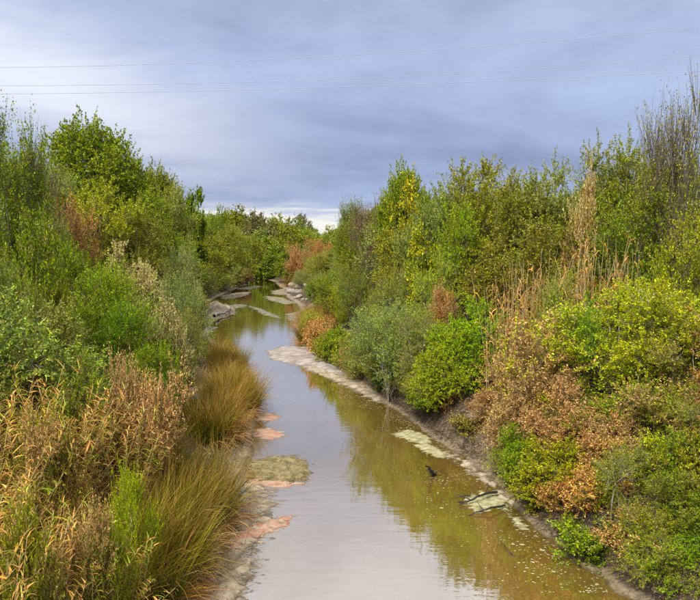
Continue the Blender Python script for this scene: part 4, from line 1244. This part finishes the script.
for (pts, lab) in [([(528, 520, .3), (526, 500, 1.0), (524, 478, 1.7)], 'dark upright stick on the right bank by the algae'),
                   ([(612, 482, 1.6), (634, 470, 2.3), (658, 458, 2.9), (672, 452, 3.2)], 'pale bare branch arching over the drooping olive shrub'),
                   ([(690, 530, 1.8), (688, 500, 2.4), (684, 470, 3.0), (676, 446, 3.5)], 'pale bare branch at the right edge above the lower corner'),
                   ([(530, 380, 2.2), (526, 340, 3.2), (522, 305, 4.2), (519, 285, 5.0)], 'pale bare leaning stalk among the brown canes'),
                   ([(520, 350, 2.4), (514, 335, 3.0), (510, 322, 3.4)], 'short pale broken stalk above the tan shrub'),
                   ]:
    yy = {528: 17.5, 612: 14.8, 690: 14.0, 530: 26, 520: 25, 110: 11}[pts[0][0]]
    P = [pix(p[0], p[1], yy + 0.15 * i) for i, p in enumerate(pts)]
    g0 = P[0].copy()
    g0[2] = float(th(g0[0], g0[1])) - 0.1
    limb('bare_branch', [g0] + P, 0.022 if yy > 12 else 0.011, [(0.6, (0.5, 0.1, 0.7), 0.5), (0.75, (-0.5, 0.1, 0.6), 0.4), (0.85, (0.6, -0.2, 0.3), 0.3)],
         M_DEAD if 'dark' in lab else M_BARK_PALE, lab, 'branch')

# driftwood log on the left sandbank
limb('driftwood_log', [gp(214, 316, 0.3), gp(222, 313, 0.32), gp(231, 310, 0.3)], 0.16, [(0.9, (0.3, 0.4, 0.8), 0.6)], M_WHITE_SILT, 'bleached driftwood log on the sandbank at the left bend', 'log')

# ------------------------------------------------------------------ small scattered stuff


def flakes():
    mb = MB()
    n = 7000
    y = 13.3 + (rng.random(n) ** 1.3) * 30
    x = XR(y) - np.abs(rng.normal(size=n)) * 1.5
    # windrows: keep more where a drift noise is high
    k = fbm(x * 0.9 + y * 0.35, y * 0.45, 4, 77) + rng.normal(size=n) * 0.25
    ok = (k > 0.26) & (x > XL(y) + 0.4)
    x, y = x[ok], y[ok]
    n = len(x)
    s = rng.uniform(0.007, 0.024, n) * np.where(rng.random(n) < 0.05, 2.0, 1)
    a = rng.random(n) * 6.283
    V = []
    for q in range(4):
        an = a + q * 1.571 + rng.normal(size=n) * 0.25
        r = s * rng.uniform(0.6, 1.3, n)
        V.append(np.stack([x + np.cos(an) * r * 1.4, y + np.sin(an) * r, np.full(n, 0.006)], -1))
    mb.add(np.stack(V, 1).reshape(-1, 3), np.arange(n * 4).reshape(n, 4))
    tag(obj('floating_flakes', mb.mesh('floating_flakes', M_FLAKE)), 'pale flakes of scum floating on the brown water', 'scum', kind='stuff')


flakes()


def litter():
    mb = MB()
    n = 42000
    y = 12 + rng.random(n) ** 1.4 * 34
    side = rng.random(n) < 0.5
    d = rng.random(n) ** 1.5 * 6 + 0.35
    x = np.where(side, XL(y) - d, XR(y) + d)
    P = np.stack([x, y, th(x, y) + 0.015], -1)
    D = unit(rng.normal(size=(n, 3)) * np.array([1, 1, 0.35]))
    s = rng.uniform(0.03, 0.10, n)
    mb.leaves(P, D, s, s * 0.35)
    n = 26000
    y = 12 + rng.random(n) ** 1.2 * 20
    x = XR(y) + 0.3 + rng.random(n) ** 1.3 * 2.2
    P = np.stack([x, y, th(x, y) + 0.02], -1)
    s = rng.uniform(0.025, 0.09, n)
    mb.leaves(P, unit(rng.normal(size=(n, 3)) * np.array([1, 1, 0.6])), s, s * 0.35)
    o = obj('leaf_litter', mb.mesh('leaf_litter', M_LITTER))
    o.color = (0.13, 0.085, 0.045, 0.6)
    tag(o, 'dead leaves littering both banks', 'leaf litter', kind='stuff')
    mb = MB()
    n = 8000
    y = rng.uniform(12.5, 30, n)
    d = rng.uniform(0.2, 2.2, n)
    x = XR(y) + d
    P = np.stack([x, y, th(x, y) + 0.02], -1)
    D = unit(rng.normal(size=(n, 3)) * np.array([1, 1, 0.6]) + np.array([-0.5, -0.3, -0.3]))
    mb.twigs(P, P + D * rng.uniform(0.1, 0.45, (n, 1)), rng.uniform(0.004, 0.011, n), np.full(n, 0.003))
    n = 500
    y = rng.uniform(13, 19, n)
    x = XL(y) + rng.uniform(-0.9, 0.7, n)
    P = np.stack([x, y, np.maximum(th(x, y), 0) + 0.02], -1)
    D = unit(rng.normal(size=(n, 3)) * np.array([1, 1, 0.25]))
    mb.twigs(P, P + D * rng.uniform(0.1, 0.5, (n, 1)), rng.uniform(0.003, 0.008, n), np.full(n, 0.002))
    tag(obj('twig_debris', mb.mesh('twig_debris', M_TWIG)), 'dark twigs and roots scattered along the water edge', 'twigs', kind='stuff')


litter()


def undergrowth():
    """low grass and weeds covering the earth under the shrubs"""
    mb = MB()
    n = 46000
    y = 11 + rng.random(n) ** 1.6 * 75
    side = rng.random(n) < 0.5
    d = rng.random(n) * 13 + np.where(side, 1.0, 1.7)
    x = np.where(side, XL(y) - d, XR(y) + d)
    k = fbm(x * 0.5, y * 0.5, 3, 91)
    ok = k > -0.25
    x, y = x[ok], y[ok]
    n = len(x)
    P = np.stack([x, y, th(x, y) - 0.03], -1)
    D = np.stack([rng.normal(size=n) * 0.5, rng.normal(size=n) * 0.5, np.ones(n)], -1)
    mb.strips(P, D, rng.uniform(0.2, 0.6, n), rng.uniform(0.012, 0.03, n), rng.uniform(0.3, 1.5, n), 2)
    o = obj('undergrowth', mb.mesh('undergrowth', M_LEAF))
    o.color = (0.10, 0.12, 0.03, 0.4)
    tag(o, 'weeds and grass covering the banks under the shrubs', 'grass', kind='stuff')


undergrowth()

# matted grass on the olive islet
mb = MB()
n = 1800
P = np.array([gpix(rng.uniform(246, 306), rng.uniform(458, 482), 0.04) for _ in range(n)])
mb.strips(P, unit(rng.normal(size=(n, 3)) * np.array([1, 1, 0.25]) + np.array([0.5, 0, 0.1])), rng.uniform(0.12, 0.35, n), rng.uniform(0.006, 0.012, n), rng.uniform(0.3, 1.2, n), 2)
o = obj('matted_grass', mb.mesh('matted_grass', M_SEDGE))
o.color = (0.17, 0.16, 0.05, 0.35)
tag(o, 'flattened olive grass covering the mud islet', 'grass', kind='stuff')

# ------------------------------------------------------------------ power lines
for lab, Yw, pts in [('uppermost power cable crossing the sky', 62, [(-60, 68), (0, 67), (150, 64.5), (300, 58), (450, 48.5), (600, 37), (700, 28), (770, 21)]),
                     ('middle power cable crossing the sky', 63.5, [(-60, 86), (0, 85.5), (200, 83), (350, 79), (500, 71.5), (600, 64), (700, 55), (770, 48)]),
                     ('lowest power cable crossing the sky', 60.5, [(-60, 94), (0, 93.5), (200, 91), (350, 86.5), (500, 80.5), (600, 76), (700, 71), (770, 67)])]:
    p = np.array(pts, float)
    co = np.polyfit(p[:, 0], p[:, 1], 3)
    xs = np.linspace(-260, 960, 60)
    xs_in = np.clip(xs, -60, 770)
    ys = np.polyval(co, xs_in) + (xs - xs_in) * np.where(xs > 300, -0.1, -0.01)
    P = np.array([pix(a, b, Yw) for a, b in zip(xs, ys)])
    mb = MB()
    o0 = P[0].copy()
    mb.tube(P - o0, np.full(len(P), 0.017), 4)
    tag(obj('power_cable', mb.mesh('power_cable', M_WIRE), None, tuple(o0)), lab, 'cable', 'power cables')

# the thicket goes on past both edges of the picture
for side, n in ((1, 24), (-1, 16)):
    for k in range(n):
        y = 12.5 + (k + rng.random()) * 24 / n
        px = rng.uniform(735, 860) if side > 0 else rng.uniform(-150, -40)
        x = (px - 350) * y / F_PX
        zg = float(th(x, y))
        h = rng.uniform(1.8, 4.2) if side > 0 else rng.uniform(1.6, 3.4)
        kind, c = [('grey_shrub', 'olive'), ('leafy_bush', 'green'), ('dry_shrub', 'brown'), ('grey_shrub', 'yellowish')][k % 4]
        edge = 'right' if side > 0 else 'left'
        place(kind, px, HORIZON + (H_CAM - zg - h) * F_PX / y, rng.uniform(2.4, 3.6) * F_PX / y, y, c, 0.15,
              f'{colour_word(c)} {NAMES[kind].replace("_", " ")} continuing the thicket past the {edge} edge of the picture', f'thicket past the {edge} edge')
